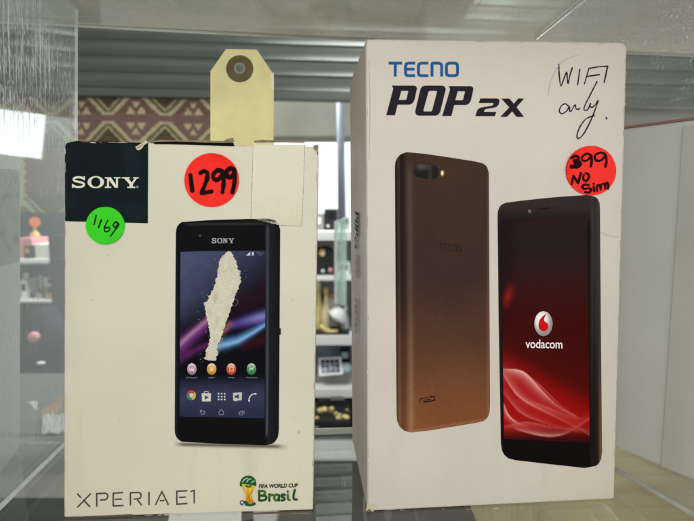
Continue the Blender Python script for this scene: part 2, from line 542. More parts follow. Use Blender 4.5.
def slant_word(A, T1, T2, col):
    """heavy slanted capitals and a smaller figure and letter"""
    A.poly(T1([(83, 247), (238, 247), (250, 252), (257, 266), (240, 345), (228, 368), (205, 380), (122, 380), (104, 453), (43, 453), (92, 268)]), col,
           [T1([(148, 283), (192, 283), (196, 288), (183, 342), (176, 347), (131, 347)])])
    A.poly(T1([(312, 247), (432, 247), (448, 253), (457, 270), (418, 430), (406, 448), (388, 456), (268, 456), (250, 448), (243, 430), (280, 272), (292, 253)]), col,
           [T1([(347, 283), (391, 283), (396, 289), (362, 420), (355, 426), (306, 426), (301, 420), (336, 290)])])
    A.poly(T2([(60, 112), (214, 112), (226, 117), (232, 131), (215, 208), (203, 231), (182, 243), (98, 243), (79, 319), (15, 319), (70, 134)]), col,
           [T2([(123, 147), (169, 147), (173, 152), (160, 205), (153, 210), (106, 210)])])
    A.poly(T2([(279, 197), (395, 197), (409, 202), (413, 216), (405, 243), (392, 256), (372, 262), (318, 271), (309, 277), (304, 290), (390, 290), (381, 320), (245, 320), (256, 284), (266, 269), (284, 260), (358, 248), (368, 242), (371, 229), (269, 229)]), col)
    A.poly(T2([(425, 198), (482, 198), (512, 234), (542, 198), (583, 198), (531, 258), (583, 325), (530, 325), (501, 287), (464, 325), (418, 325), (480, 259)]), col)

# ------------------------------------------------------------------ boxes on the shelf
class Carton:
    """an upright box whose front corners were measured; face(x, y, lift) gives points on its front"""
    def __init__(s, tl, tr, br, bl, yaw, depth):
        s.p0 = hz(*bl)
        s.d = Vector((-math.sin(yaw), math.cos(yaw), 0))      # into the box
        s.n = -s.d
        s.c = [s.face(*q) for q in (tl, tr, br, bl)]
        for q in s.c[2:]: q.z = 0.0
        s.depth = depth
    def face(s, x, y, lift=0.0):
        return hit(x, y, s.p0, s.n) + s.n * lift
    def body(s, radii):
        """prism of the front outline, its corners rounded (radii in metres: top left, top right, bottom right, bottom left)"""
        out = []
        for i, r in enumerate(radii):
            p, a, b = s.c[i], s.c[i - 1], s.c[(i + 1) % 4]
            ua, ub = (a - p).normalized(), (b - p).normalized()
            for k in range(6):
                t = k / 5
                out.append(p + ua * r * (1 - t) ** 2 + ub * r * t ** 2)
        n = len(out); D = s.d * s.depth
        return MB().add(out + [q + D for q in out], [tuple(reversed(range(n))), tuple(range(n, 2 * n))] + [(k, (k + 1) % n, n + (k + 1) % n, n + k) for k in range(n)])
    def centre(s):
        return (s.c[2] + s.c[3]) / 2 + s.d * s.depth / 2

INK = (.016, .014, .017)

# ===== the cream box
LB = Carton((64.5, 140.5), (318.5, 147), (313, 513.5), (64, 517.5), R(3.0), .044)
box1 = thing('phone_box', 'cream phone box with black corner panel and green and red price stickers', 'phone box', tuple(LB.centre()), 'boxed phones on the glass shelf')
LB.body((.0030, .0010, .0006, .0007)).build('carton', M['cream_board'], box1, bevel=.0005, seg=3)
f = LB.face
# black corner panel with white lettering
A = Art(f, 1)
navy = C(20, 30, 33)
A.scan([(64.9, 148.5), (65.7, 145), (67.6, 142.6), (71, 141.2), (76, 140.8), (110, 141.5), (148.3, 142.4), (147.9, 223.3), (65.2, 222.6)], 40, 40,
       lambda x, y: mixc(navy, C(34, 46, 52), .55 * max(0, noise.noise(Vector((x * .05, y * .04, 3)))) + (.5 if x < 67 else 0)))
panel = A.build('brand_panel', M['ink'], box1)
A = Art(f, 2); T = zoomed(60, 135, 6.94)
slab_word(A, T, 1 / 6.94, C(226, 222, 205))
A.disc(*T.p(538, 360), 1.5, 1.4, C(120, 125, 125), 16)
A.build('lettering', M['ink'], panel, label='white slab serif maker name')
# curl of torn board at the panel's corner
A = Art(f, 3)
A.poly(T([(525, 82), (540, 74), (560, 62), (578, 52), (590, 38), (604, 40), (612, 52), (600, 62), (585, 70), (572, 92), (552, 106), (535, 102)]), C(205, 195, 165))
A.poly(T([(530, 86), (545, 80), (565, 68), (580, 58), (574, 74), (560, 84), (545, 94)]), C(160, 148, 118))
A.build('torn_edge', M['sticker'], box1, label='small torn curl of cream board')
# slit under the lid, frayed edges
T = zoomed(150, 130, 3.856)
A = Art(f, 3)
A.poly(T([(12, 46), (60, 44), (150, 46), (250, 49), (322, 49), (326, 63), (240, 60), (150, 57), (60, 55), (18, 55)]), (.004, .004, .004))
A.build('lid_slit', M['dark_slot'], box1, label='black gap under the lid flap')
A = Art(f, 4)
A.poly(T([(4, 50), (0, 44), (40, 39), (120, 40), (230, 41), (285, 42), (300, 34), (322, 30), (325, 48), (300, 50), (200, 48), (100, 44), (30, 46)]), C(128, 112, 84))
A.poly(T([(405, 50), (400, 42), (430, 38), (520, 42), (597, 44), (596, 50), (500, 48)]), C(146, 130, 100))
A.poly(T([(628, 62), (640, 56), (651, 60), (648, 76), (640, 82), (634, 74)]), C(105, 72, 56))
A.poly(T([(645, 82), (650, 80), (648, 96), (643, 92)]), C(120, 96, 76))
A.build('frayed_edge', M['raw_board'], box1, label='frayed brown board edge along the top')
# patch of clear tape
A = Art(f, 2)
tape = C(206, 199, 173)
A.poly([(253.2, 144.5), (304.8, 144.8), (301.9, 226), (280, 225.2), (251.2, 218.5)], tape)
rd = random.Random(3)
def dashed(A, a, b, w, col, n):
    for i in range(n):
        t0, t1 = i / n, (i + .35 + .55 * rd.random()) / n
        A.stroke([(a[0] + (b[0] - a[0]) * t, a[1] + (b[1] - a[1]) * t) for t in (t0, t1)], w * (.6 + .7 * rd.random()), col, soft=False, ends=False)
dashed(A, (253.3, 144.5), (251.2, 218), .5, C(120, 108, 80), 26)
dashed(A, (304.8, 144.5), (301.8, 226), .5, C(130, 116, 86), 26)
dashed(A, (281, 225.2), (301.8, 226.2), .5, C(120, 108, 80), 9)
A.build('tape_patch', M['tape'], box1, label='rectangle of old clear tape')
# green sticker
T = zoomed(70, 195, 9.83); gf = curled(f, *T.p(350, 300), 19, R(70))
A = sticker(f, gf, *T.p(350, 300), 19.3, 18.8, C(52, 208, 22), 4)
st = A.build('price_sticker', M['sticker'], box1, label='round green sticker reading 1169')
A = Art(gf, 5)
for q in ([(263, 200), (243, 288)], [(313, 244), (286, 320)], [(376, 250), (352, 300), (343, 342), (366, 361), (398, 338), (388, 316), (356, 326)], [(480, 290), (460, 264), (430, 288), (445, 314), (484, 288), (445, 348), (405, 402)]):
    A.stroke(T(q), 1.5, C(24, 40, 26), jit=.3)
A.build('handwriting', M['ink'], st)
# red sticker
T = zoomed(180, 145, 7.44); gf = curled(f, *T.p(237, 262), 27, R(-60))
A = sticker(f, gf, *T.p(237, 262), 27.2, 26.9, C(255, 30, 12), 4)
st = A.build('price_sticker', M['sticker'], box1, label='round red sticker reading 1299')
A = Art(gf, 5)
for q in ([(80, 225), (94, 340)], [(155, 208), (178, 196), (204, 208), (205, 245), (188, 295), (166, 348)], [(164, 358), (200, 352), (236, 346)],
          [(322, 200), (288, 188), (254, 212), (250, 246), (275, 260), (306, 240), (322, 206)], [(325, 205), (326, 280), (318, 350)],
          [(405, 185), (380, 174), (352, 194), (350, 226), (374, 242), (396, 225), (406, 190)], [(408, 190), (408, 270), (392, 352)]):
    A.stroke(T(q), 4.5, C(28, 12, 10), jit=.25)
A.build('handwriting', M['ink'], st)

# picture of a phone
def band(x, y, pts, w0, w1):
    """nearness 0..1 to a tapering line"""
    best = 0
    for i in range(len(pts) - 1):
        (ax, ay), (bx, by) = pts[i], pts[i + 1]
        L2 = (bx - ax) ** 2 + (by - ay) ** 2
        t = max(0, min(1, ((x - ax) * (bx - ax) + (y - ay) * (by - ay)) / L2))
        d = math.hypot(x - ax - t * (bx - ax), y - ay - t * (by - ay))
        u = (i + t) / (len(pts) - 1)
        best = max(best, math.exp(-(d / (w0 + (w1 - w0) * u)) ** 2))
    return best

A = Art(f, 1)
cream = C(214, 209, 186)
A.scan([(170, 441), (288, 444), (288, 451), (170, 447)], 14, 60,
       lambda x, y: mixc(cream, C(70, 66, 56), .9 * math.exp(-((y - 444.3 - (x - 180) * .022) / 2.2) ** 2) * smooth(172, 184, x) * smooth(289, 274, x)))
A.build('printed_shadow', M['ink'], box1)
A = Art(f, 2)
outline = [(176, 232.5), (176.6, 228), (178.6, 224.4), (181.5, 222.2), (185.6, 221.2), (221.9, 219.5), (266.8, 218.3), (272, 218.8), (275.8, 220.6), (278.8, 224.2), (280.2, 230),
           (279.6, 330), (278.9, 430), (278, 437), (274.6, 442.3), (271, 444.6), (266, 445.3), (226, 444), (186, 442.4), (181, 441.4), (177.6, 438.8), (175.4, 434.8), (174.8, 430), (175.3, 330)]
def body1(x, y):
    edge = 267.5 - .8 * (y - 225) / 210
    c = C(15, 15, 17)
    if x > edge: c = mixc(C(30, 32, 36), C(20, 21, 24), (x - edge) / 12)
    c = mixc(c, C(92, 98, 106), .8 * math.exp(-((x - edge) / .8) ** 2) * smooth(222, 230, y) * smooth(440, 430, y))
    c = mixc(c, C(60, 62, 66), .6 * math.exp(-((y - 224.6 + (x - 190) * .018) / 1.0) ** 2) * smooth(182, 190, x) * smooth(268, 262, x))
    return mixc(c, C(46, 50, 54), .5 * math.exp(-((x - 176.2) / .7) ** 2))
A.scan(outline, 120, 70, body1)
pic = A.build('phone_picture', M['ink'], box1, label='printed picture of a black phone, its screen scuffed')
A = Art(f, 3)
A.poly([(277.6, 327), (280.8, 328.5), (280.8, 334.5), (277.6, 335.5)], C(28, 30, 33))
A.build('side_button', M['ink'], pic)
Art(f, 3).disc(200.2, 235.6, 1.3, 1.2, C(72, 74, 78), 16).build('light_sensor', M['ink'], pic)
A = Art(f, 3); T0 = lambda pts: [(212 + (x - 83) * 22 / 462, 238 + (y - 285) * 5.3 / 83 - (x - 83) * .0006) for x, y in pts]
slab_word(A, T0, .06, C(176, 178, 178))
A.build('lettering', M['ink'], pic)
Z5 = zoomed(170, 280, 5.783)
B1, B1b = Z5([(40, 400), (130, 320), (230, 235), (300, 190)]), Z5([(40, 460), (140, 410), (240, 360)])
B2, B3 = Z5([(290, 300), (350, 262), (430, 240), (560, 212)]), Z5([(275, 378), (390, 350), (470, 305), (560, 250)])
B4 = Z5([(300, 300), (345, 255)]); B5 = Z5([(400, 150), (560, 60)])
def screen1(x, y):
    u, v = (x - 180) / 86, (y - 251) / 166
    c = mixc(C(74, 80, 110), C(20, 20, 33), smooth(0, .85, .55 * u + 1.15 * v))
    c = mixc(c, C(10, 9, 15), smooth(.3, .55, v + .15 * u) * .9)
    c = mixc(c, C(40, 14, 24), .7 * band(x, y, B5, 9, 12))
    c = mixc(c, C(110, 50, 120), .95 * band(x, y, B1, 7, 3.2))
    c = mixc(c, C(178, 128, 160), .65 * band(x - 1, y + 3.5, B1, 2.4, 2))
    c = mixc(c, C(88, 34, 88), .8 * band(x, y, B1b, 4.5, 2))
    c = mixc(c, C(84, 62, 140), .9 * band(x, y, B2, 2, 6))
    c = mixc(c, C(122, 128, 190), .8 * band(x, y + 1, B2, .5, 4.2) * smooth(235, 262, x))
    c = mixc(c, C(150, 86, 50), .75 * band(x, y, B4, 3, 3))
    c = mixc(c, C(84, 134, 190), .95 * band(x, y, B3, 4.8, 2.2))
    c = mixc(c, C(150, 190, 222), .6 * band(x, y - 1, B3, 2.4, .8))
    c = mixc(c, C(66, 18, 26), .5 * band(x, y, Z5([(430, 380), (560, 340)]), 4, 5))
    d = smooth(372, 396, y)
    c = mixc(c, mixc(C(54, 58, 84), C(42, 46, 68), smooth(396, 417, y)), d * .95)
    n = noise.noise(Vector((x * .1, y * .1, 1))) * .12
    return tuple(max(0.001, k * (1 + n)) for k in c)
A = Art(f, 3)
A.scan([(180.7, 251.4), (266.0, 250.4), (265.0, 335), (264.5, 418), (222, 417.2), (179.7, 416.3), (180.2, 335)], 210, 110, screen1)
scr = A.build('screen', M['ink'], pic)
A = Art(f, 4); Z6 = zoomed(170, 355, 5.21)
for (zx, col) in ((115, C(176, 140, 158)), (218, C(214, 156, 60)), (320, C(204, 88, 56)), (425, C(62, 142, 72))):
    x, y = Z6.p(zx, 72)
    A.scan([(x + 4.7 * math.cos(R(a)), y + 5.9 * math.sin(R(a))) for a in range(0, 360, 15)], 14, 12,
           lambda px, py, x=x, y=y, col=col: mixc(mixc(col, C(250, 240, 230), .55 * smooth(0, -6, py - y)), C(30, 22, 22), .45 * smooth(1, 6, py - y)))
    lx = x - 5.2
    rr = random.Random(zx)
    w_ = 11 if zx in (115, 425) else 6.5
    A.stroke([(x - w_ / 2 + i * w_ / 10, 377.4 + rr.uniform(-.45, .45)) for i in range(11)], .55, C(120, 122, 138), soft=False, ends=False)
A.stroke(Z6([(103, 66), (108, 82), (115, 70), (122, 82), (127, 66)]), .8, C(235, 225, 230), soft=False)
for q in ([(209, 66), (227, 66)], [(209, 73), (227, 73)], [(209, 80), (227, 80)]): A.stroke(Z6(q), .7, C(245, 225, 190), soft=False)
A.stroke(Z6([(312, 62), (330, 62), (330, 82), (312, 82)]), .7, C(240, 200, 180), soft=False, closed=True)
A.stroke(Z6([(415, 78), (423, 66), (430, 74), (437, 62)]), .8, C(210, 235, 210), soft=False)
cx, cy = Z6.p(112, 208)
for a0, col in ((200, C(190, 70, 56)), (320, C(206, 172, 76)), (80, C(70, 132, 70))):
    A.poly([(cx, cy)] + [(cx + 4.6 * math.cos(R(a0 + t)), cy + 5.0 * math.sin(R(a0 + t))) for t in range(0, 121, 15)], col)
A.disc(cx, cy, 1.9, 2.1, C(190, 205, 225), 20)
A.poly(Z6([(166, 198), (215, 198), (213, 240), (168, 240)]), C(206, 204, 196)); A.stroke(Z6([(178, 198), (182, 188), (198, 188), (203, 198)]), .7, C(190, 190, 184), soft=False)
A.poly(Z6([(182, 208), (204, 219), (182, 231)]), C(70, 72, 78))
for i in range(3):
    for j in range(3): A.disc(*Z6.p(254 + i * 16, 200 + j * 15), .85, .85, C(205, 208, 214), 10)
A.poly(Z6([(329, 196), (375, 193), (374, 234), (350, 236), (344, 242), (342, 236), (330, 237)]), C(196, 196, 194))
A.poly(Z6([(338, 209), (348, 209), (360, 201), (360, 228), (348, 221), (338, 221)]), C(62, 64, 76))
A.stroke(Z6([(412, 238), (414, 222), (426, 206), (446, 199)]), 1.0, C(210, 212, 216)); A.disc(*Z6.p(446, 201), 1.1, .9, C(214, 214, 218), 10); A.disc(*Z6.p(413, 236), .9, 1.1, C(214, 214, 218), 10)
g = C(140, 144, 160)
A.stroke(Z6([(166, 283), (157, 291), (166, 299)]), .6, g, soft=False); A.stroke(Z6([(157, 291), (178, 291), (184, 298), (180, 306), (164, 306)]), .6, g, soft=False)
A.stroke(Z6([(255, 297), (268, 281), (281, 297), (277, 309), (259, 309)]), .6, g, soft=False, closed=True)
A.stroke(Z6([(361, 296), (380, 296), (380, 310), (361, 310)]), .6, g, soft=False, closed=True); A.stroke(Z6([(369, 290), (387, 290), (387, 302)]), .6, g, soft=False)
Z4 = zoomed(170, 210, 5.783)
A.poly(Z4([(440, 263), (465, 263), (465, 240)]), C(196, 198, 204)); A.poly(Z4([(474, 242), (486, 242), (486, 263), (474, 263)]), C(190, 192, 198))
A.stroke(Z4([(500, 246), (512, 244), (505, 262)]), .45, C(110, 112, 124), soft=False); A.stroke(Z4([(518, 246), (526, 246), (526, 260), (518, 260)]), .4, C(110, 112, 124), closed=True, soft=False); A.stroke(Z4([(540, 244), (531, 262)]), .4, C(110, 112, 124))
A.stroke(Z5([(375, 105), (392, 118), (388, 142), (366, 150)]), .5, C(96, 98, 116))
A.build('icon', M['ink'], scr).name = 'icon_print'
# scuff torn through the print
raw = Z4([(336, 234), (345, 246), (352, 238), (362, 250), (366, 268), (384, 290), (388, 318), (394, 345), (408, 352), (404, 372), (413, 392), (410, 420), (398, 450), (386, 476)]) \
    + Z5([(377, 95), (372, 112), (352, 168), (330, 232), (318, 272), (304, 312), (296, 340), (282, 362), (278, 385), (270, 402), (281, 426), (270, 440), (266, 464), (244, 460), (224, 463), (198, 452), (210, 428), (208, 408), (222, 382), (230, 350), (236, 330), (228, 290), (226, 260), (214, 222), (210, 196), (202, 168), (204, 150), (196, 130), (220, 122), (224, 104)]) \
    + Z4([(222, 500), (238, 484), (240, 470), (252, 458), (256, 438), (266, 420), (264, 402), (276, 380), (278, 350), (286, 322), (282, 300), (296, 278), (308, 262), (318, 256), (328, 244)])
jag = []
rr = random.Random(11)
for i in range(len(raw)):
    a, b = raw[i], raw[(i + 1) % len(raw)]
    jag.append(a)
    L = math.hypot(b[0] - a[0], b[1] - a[1])
    for t in ([.2, .4, .6, .8] if L > 3 else [.33, .66]):
        jag.append((a[0] + (b[0] - a[0]) * t + rr.uniform(-.8, .8), a[1] + (b[1] - a[1]) * t + rr.uniform(-.3, .3)))
A = Art(lambda x, y, l: f(x, y, l + .00012 + .00022 * noise.noise(Vector((x * .9, y * .55, 3))) + .00018 * noise.noise(Vector((x * .25, y * .12, 8)))), 5)
def bare(x, y):
    n = 1.4 * noise.noise(Vector((x * .16, y * .08, 2))) + .35 * noise.noise(Vector((x * 1.3, y * .9, 6)))
    return mixc(C(212, 206, 186), C(178, 166, 136), max(0, n - .1) * .6)
A.scan(jag, 330, 26, bare)
for i in range(90):                          # flecks where the ink has lifted round the scuff
    a = rr.choice(jag)
    x, y = a[0] + rr.gauss(-2, 3.6), a[1] + rr.gauss(0, 2.2)
    if not (183 < x < 262 and 246 < y < 364): continue
    s_ = rr.uniform(.12, .38)
    A.poly([(x + s_ * rr.uniform(.5, 2.2) * math.cos(R(t)), y + s_ * rr.uniform(.6, 1.3) * math.sin(R(t))) for t in range(0, 360, 72)], C(176, 170, 150))
A.build('scuff', M['sticker'], pic, label='long ragged scuff down to bare cream board')
A = Art(f, 6)
for i in range(26):
    x = rr.uniform(213, 238); y = rr.uniform(258, 350)
    A.stroke([(x, y), (x + rr.uniform(-2, 2), y + rr.uniform(1, 3)), (x + rr.uniform(-3, 3), y + rr.uniform(3, 6))], .35, C(186, 172, 138), taper=True) if abs(x - (229 - (y - 258) * .12)) < 5 else None
A.build('fibre_marks', M['ink'], pic)
# model lettering along the bottom
A = Art(f, 2); T = zoomed(70, 475, 4.957)
g = C(74, 68, 60)
for q in ([(37, 92), (55, 113)], [(100, 158), (66, 122)], [(103, 92), (37, 160)],
          [(133, 156), (133, 92), (176, 90), (186, 96), (188, 106), (184, 117), (176, 122), (150, 124)],
          [(264, 87), (215, 90), (215, 153), (266, 151)], [(224, 120), (258, 119)],
          [(300, 151), (300, 88), (340, 86), (351, 92), (353, 101), (349, 113), (340, 117), (316, 119)], [(334, 122), (356, 150)],
          [(392, 83), (392, 149)], [(424, 148), (456, 82), (488, 147)], [(446, 127), (468, 126)],
          [(581, 78), (530, 80), (530, 144), (582, 141)], [(540, 111), (575, 109)], [(598, 82), (616, 76), (616, 141)]):
    A.stroke(T(q), 1.35, g, soft=False, ends=False)
A.build('lettering', M['ink'], box1, label='thin grey model name')
# printed event emblem
A = Art(f, 2); T = zoomed(230, 470, 7.711)
A.poly(T(catmull([(80, 125), (78, 95), (95, 62), (130, 44), (168, 48), (194, 72), (203, 105), (196, 128), (160, 128), (120, 128)], 4, True)), C(30, 84, 52))
for q in ([(95, 95), (112, 72), (140, 60)], [(128, 98), (140, 76), (165, 66)], [(165, 100), (176, 88), (190, 84)]): A.stroke(T(q), 1.3, C(150, 190, 140), taper=True)
A.poly(T(catmull([(118, 236), (112, 258), (122, 274), (160, 279), (196, 268), (196, 252), (170, 240)], 3, True)), C(34, 92, 50))
A.scan(T([(90, 112), (100, 104), (200, 122), (186, 150), (172, 172), (166, 196), (172, 225), (186, 248), (160, 262), (146, 258), (126, 234), (118, 200), (106, 160)]), 40, 20,
       lambda x, y: mixc(C(222, 190, 66), C(206, 128, 34), smooth(486, 502, y) + .4 * math.sin(x * 1.4)))
A.poly(T([(104, 108), (118, 122), (128, 110), (146, 126), (158, 108), (168, 128), (150, 136), (124, 132)]), C(46, 96, 56))
A.stroke(T([(172, 165), (150, 190), (148, 220), (160, 255)]), .7, C(150, 80, 30), taper=True)
A.disc(*T.p(96, 252), 2.7, 2.6, C(60, 76, 92), 20); A.poly(T([(84, 246), (94, 238), (104, 246), (98, 256), (88, 258)]), C(200, 206, 206)); A.disc(*T.p(105, 262), .8, .8, C(200, 206, 206), 8)
emb = A.build('event_logo', M['ink'], box1, label='small green and gold football trophy emblem')
A = Art(f, 3)
A.text('FIFA WORLD CUP', *T.p(222, 109), *T.p(525, 140), C(34, 32, 26), shear=.12, drop=-1.0, bold=.028)
gr = C(66, 110, 44); gd = C(38, 78, 40)
for q, c in (([(226, 158), (226, 232)], gd), ([(222, 166), (252, 160), (272, 172), (262, 190), (236, 196)], gr), ([(240, 196), (274, 200), (280, 218), (262, 232), (226, 234)], gd),
             ([(304, 186), (304, 236)], gd), ([(306, 204), (318, 190), (332, 192)], gr),
             ([(378, 196), (356, 188), (342, 206), (346, 228), (364, 232), (378, 212)], gr), ([(378, 192), (378, 234)], gd),
             ([(424, 190), (404, 188), (398, 202), (416, 212), (420, 226), (398, 234)], gd), ([(446, 190), (448, 222), (460, 230)], gr), ([(445, 164), (446, 168)], gr), ([(500, 152), (490, 196), (494, 222), (516, 226)], gd)):
    A.stroke(T(q), 2.2, c)
A.build('lettering', M['ink'], emb)
# bottom tuck flap
T = zoomed(55, 430, 2.479)
A = Art(f, 2)
A.poly(T([(24, 216), (100, 213), (180, 209), (192, 209), (203, 217), (180, 214), (100, 217), (24, 220)]), C(96, 84, 66))
A.build('tuck_flap', M['ink'], box1, label='dark crease of the lower flap at left')
A = Art(f, 2)
A.poly(T([(470, 211), (480, 205), (560, 202), (640, 199), (640, 203), (560, 207), (490, 209)]), C(88, 76, 60))
A.build('tuck_flap', M['ink'], box1, label='dark crease of the lower flap at right')

def edge_wear(c, name_parent, cols, seed, inset=.9, dens=1.0):
    rr = random.Random(seed)
    px = c.px
    for a, b, k in ((0, 1, 1.0), (1, 2, 1.3), (2, 3, 1.0), (3, 0, .8)):
        (ax, ay), (bx, by) = px[a], px[b]
        L = math.hypot(bx - ax, by - ay); tx, ty = (bx - ax) / L, (by - ay) / L
        nx, ny = -ty, tx                         # towards the middle of the face
        A = Art(c.face, 1)
        t = 3.0
        while t < L - 6:
            ln_ = rr.uniform(1.5, 11)
            if rr.random() < .55 * dens * k:
                o_ = inset + rr.uniform(-.35, .5); w_ = rr.uniform(.25, .7)
                A.stroke([(ax + tx * q + nx * (o_ + rr.uniform(-.2, .2)), ay + ty * q + ny * (o_ + rr.uniform(-.2, .2))) for q in (t, t + ln_ * .4, t + ln_ * .7, t + ln_)], w_, rr.choice(cols), taper=True, n=3)
            t += ln_ + rr.uniform(0, 7)
            if len(A.v) > 40:                       # one rubbed stretch is one part
                A.build('edge_wear', M['sticker'], name_parent, label='rubbed and chipped board edge'); A = Art(c.face, 1)
        if A.v: A.build('edge_wear', M['sticker'], name_parent, label='rubbed and chipped board edge')
LB.px = [(64.5, 140.5), (318.5, 147), (313, 513.5), (64, 517.5)]
edge_wear(LB, box1, [C(192, 180, 152), C(168, 152, 122), C(224, 219, 203), C(198, 186, 160)], 4)
A = Art(LB.face, 1)
for x, y, r_ in ((249.5, 316, 1.3), (299, 432, 1.6), (176, 498, .5), (92, 300, .5), (120, 420, .4), (293, 300, .45), (140, 352, .4), (108, 255, .5), (300, 470, .4)):
    Art(LB.face, 1).disc(x, y, r_, r_ * .9, C(196, 186, 160) if r_ > 1 else C(120, 106, 86), 12).build('dirt_speck', M['ink'], box1)

# ===== the off-white box
RB = Carton((365.6, 38.5), (627.5, 42), (614, 508.5), (367.5, 511.5), R(4.8), .058)
box2 = thing('phone_box', 'tall off white phone box with red sticker and handwritten note', 'phone box', tuple(RB.centre()), 'boxed phones on the glass shelf')
RB.body((.0012, .0028, .0012, .0007)).build('carton', M['grey_board'], box2, bevel=.0009, seg=3)
f = RB.face
A = Art(f, 1); T = zoomed(380, 50, 6.944)
square_word(A, T, 2.9, C(30, 92, 150))
A.build('lettering', M['ink'], box2, label='blue maker name')
A = Art(f, 1)
slant_word(A, T, zoomed(440, 70, 6.94), C(38, 35, 42))
A.build('lettering', M['ink'], box2, label='heavy black slanted model name')
A = Art(f, 1); T = zoomed(545, 50, 5.21)
for q in ([(72, 74), (74, 130), (82, 187), (98, 150), (112, 116), (116, 150), (120, 174), (130, 130), (142, 92)], [(181, 100), (170, 180)], [(228, 98), (205, 176)], [(228, 96), (275, 88), (326, 84)], [(216, 138), (284, 128)], [(326, 84), (308, 168)],
          [(122, 292), (104, 280), (84, 292), (74, 318), (88, 332), (112, 318), (126, 296), (128, 316), (136, 318), (148, 296), (158, 286), (160, 302), (170, 310), (180, 304)],
          [(270, 165), (236, 232), (208, 288), (204, 312), (222, 310), (236, 280)], [(236, 278), (234, 294), (246, 298), (262, 284), (276, 264)], [(276, 264), (258, 318), (232, 380), (200, 438), (174, 461), (166, 446), (182, 400), (214, 358), (256, 342)], [(318, 352), (322, 359)]):
    A.stroke(T(q), 1.25, C(44, 38, 54), jit=.45, n=5)
A.build('handwriting', M['ink'], box2, label='note in dark pen reading WIFI only')
T = zoomed(550, 140, 8.01); gf = curled(f, *T.p(326, 246), 25, R(200))
A = sticker(f, gf, *T.p(326, 246), 25.1, 24.9, C(255, 42, 30), 3)
st = A.build('price_sticker', M['sticker'], box2, label='round red sticker reading 399 no sim')
A = Art(gf, 4)
for q, w in (([(160, 146), (196, 130), (222, 140), (214, 160), (186, 168)], 2.8), ([(190, 170), (226, 178), (236, 196), (214, 212), (164, 214)], 4.4), ([(196, 186), (226, 200), (190, 206)], 3.4),
             ([(324, 122), (290, 110), (256, 132), (252, 158), (276, 168), (308, 152), (326, 126)], 2.3), ([(326, 124), (330, 170), (322, 212)], 2.5),
             ([(438, 116), (404, 102), (362, 118), (354, 148), (376, 168), (412, 158), (438, 122)], 2.3), ([(440, 118), (448, 170), (438, 214)], 2.5),
             ([(170, 352), (182, 288)], 2.4), ([(182, 288), (222, 346)], 2.4), ([(222, 346), (242, 264)], 2.4), ([(282, 266), (306, 278), (302, 312), (278, 330), (262, 310), (266, 280)], 2.3),
             ([(306, 362), (272, 358), (254, 376), (274, 392), (308, 386), (326, 402), (306, 420), (276, 418)], 2.3), ([(344, 374), (350, 410)], 2.3), ([(344, 350), (346, 353)], 2.2),
             ([(374, 408), (370, 372), (390, 362), (402, 394), (404, 362), (424, 350), (436, 362), (438, 388)], 2.3), ([(436, 362), (450, 344), (462, 356), (460, 390)], 2.3)):
    A.stroke(T(q), w, C(40, 10, 16), jit=.25)
A.build('handwriting', M['ink'], st)
RB.px = [(365.6, 38.5), (627.5, 42), (614, 508.5), (367.5, 511.5)]
edge_wear(RB, box2, [C(186, 172, 152), C(196, 184, 168), C(222, 216, 206), C(174, 158, 138)], 9, 1.2, .8)
A = Art(f, 1)
A.poly([(365.9, 511.3), (367.2, 503), (371.5, 506.5), (374, 511.4)], C(206, 188, 160)); A.poly([(366.2, 511.2), (369, 508.5), (372, 511.2)], C(120, 98, 74))
A.build('crushed_corner', M['sticker'], box2, label='crushed bottom corner')
# picture of a phone's back
A = Art(f, 1)
o2 = [(394.9, 166), (395.6, 161), (398.0, 156.6), (401.6, 153.6), (406.6, 152.1), (414.3, 152.2), (447, 157), (480.5, 162.3), (484.6, 164.2), (487.3, 167.4), (488.8, 173), (489.3, 280), (490, 400), (489.7, 411), (488, 417), (484, 421), (478, 422.6),
      (447, 427.6), (416.8, 432.4), (410.5, 432.5), (404, 430.6), (399.4, 426.6), (397.2, 421), (396.6, 414), (395.6, 290)]
def back2(x, y):
    v = (y - 152) / 280
    c = mixc(C(66, 48, 38), C(62, 45, 38), smooth(0, .4, v))
    c = mixc(c, C(88, 59, 44), smooth(.42, .76, v))
    c = mixc(c, C(128, 78, 47), smooth(.66, 1.0, v))
    e = x - (395 + (y - 160) * .006)
    rim = mixc(C(36, 27, 25), C(96, 62, 42), smooth(.4, 1, v))
    c = mixc(rim, c, smooth(7, 13, e))
    c = mixc(c, mixc(C(92, 80, 70), C(160, 120, 88), smooth(.4, .95, v)), .55 * math.exp(-((e - 14.5) / 2.6) ** 2) * smooth(160, 176, y))
    c = mixc(c, mixc(C(84, 66, 56), C(140, 98, 68), smooth(.4, .95, v)), .5 * math.exp(-((e - 3.2) / 1.3) ** 2))
    c = mixc(c, C(30, 22, 20), .55 * math.exp(-((e - .4) / .9) ** 2))
    c = mixc(c, mixc(C(92, 82, 74), C(146, 106, 78), v), .45 * math.exp(-((x - 488.2) / 1.3) ** 2))
    low = 432.4 - (x - 416.8) * .156
    c = mixc(c, C(170, 124, 88), .35 * math.exp(-((y - low + 2.0) / 1.6) ** 2) * smooth(402, 420, x))
    n = noise.noise(Vector((x * .03, y * .02, 5))) * .12
    return tuple(k * (1 + n) for k in c)
A.scan(o2, 150, 70, back2)
pic = A.build('phone_picture', M['ink'], box2, label='printed picture of a bronze phone seen from behind')
A = Art(f, 2); T = zoomed(390, 145, 4.53)
A.scan(T(catmull([(108, 100), (112, 86), (130, 78), (190, 90), (212, 100), (218, 122), (212, 148), (190, 156), (135, 148), (112, 136)], 5, True)), 24, 30,
       lambda x, y: mixc(C(34, 30, 31), C(96, 88, 86), .75 * math.exp(-(((x - 422) / 6) ** 2 + ((y - 166.5) / 3) ** 2)) + .25 * math.exp(-((x - 430) / 2) ** 2)))
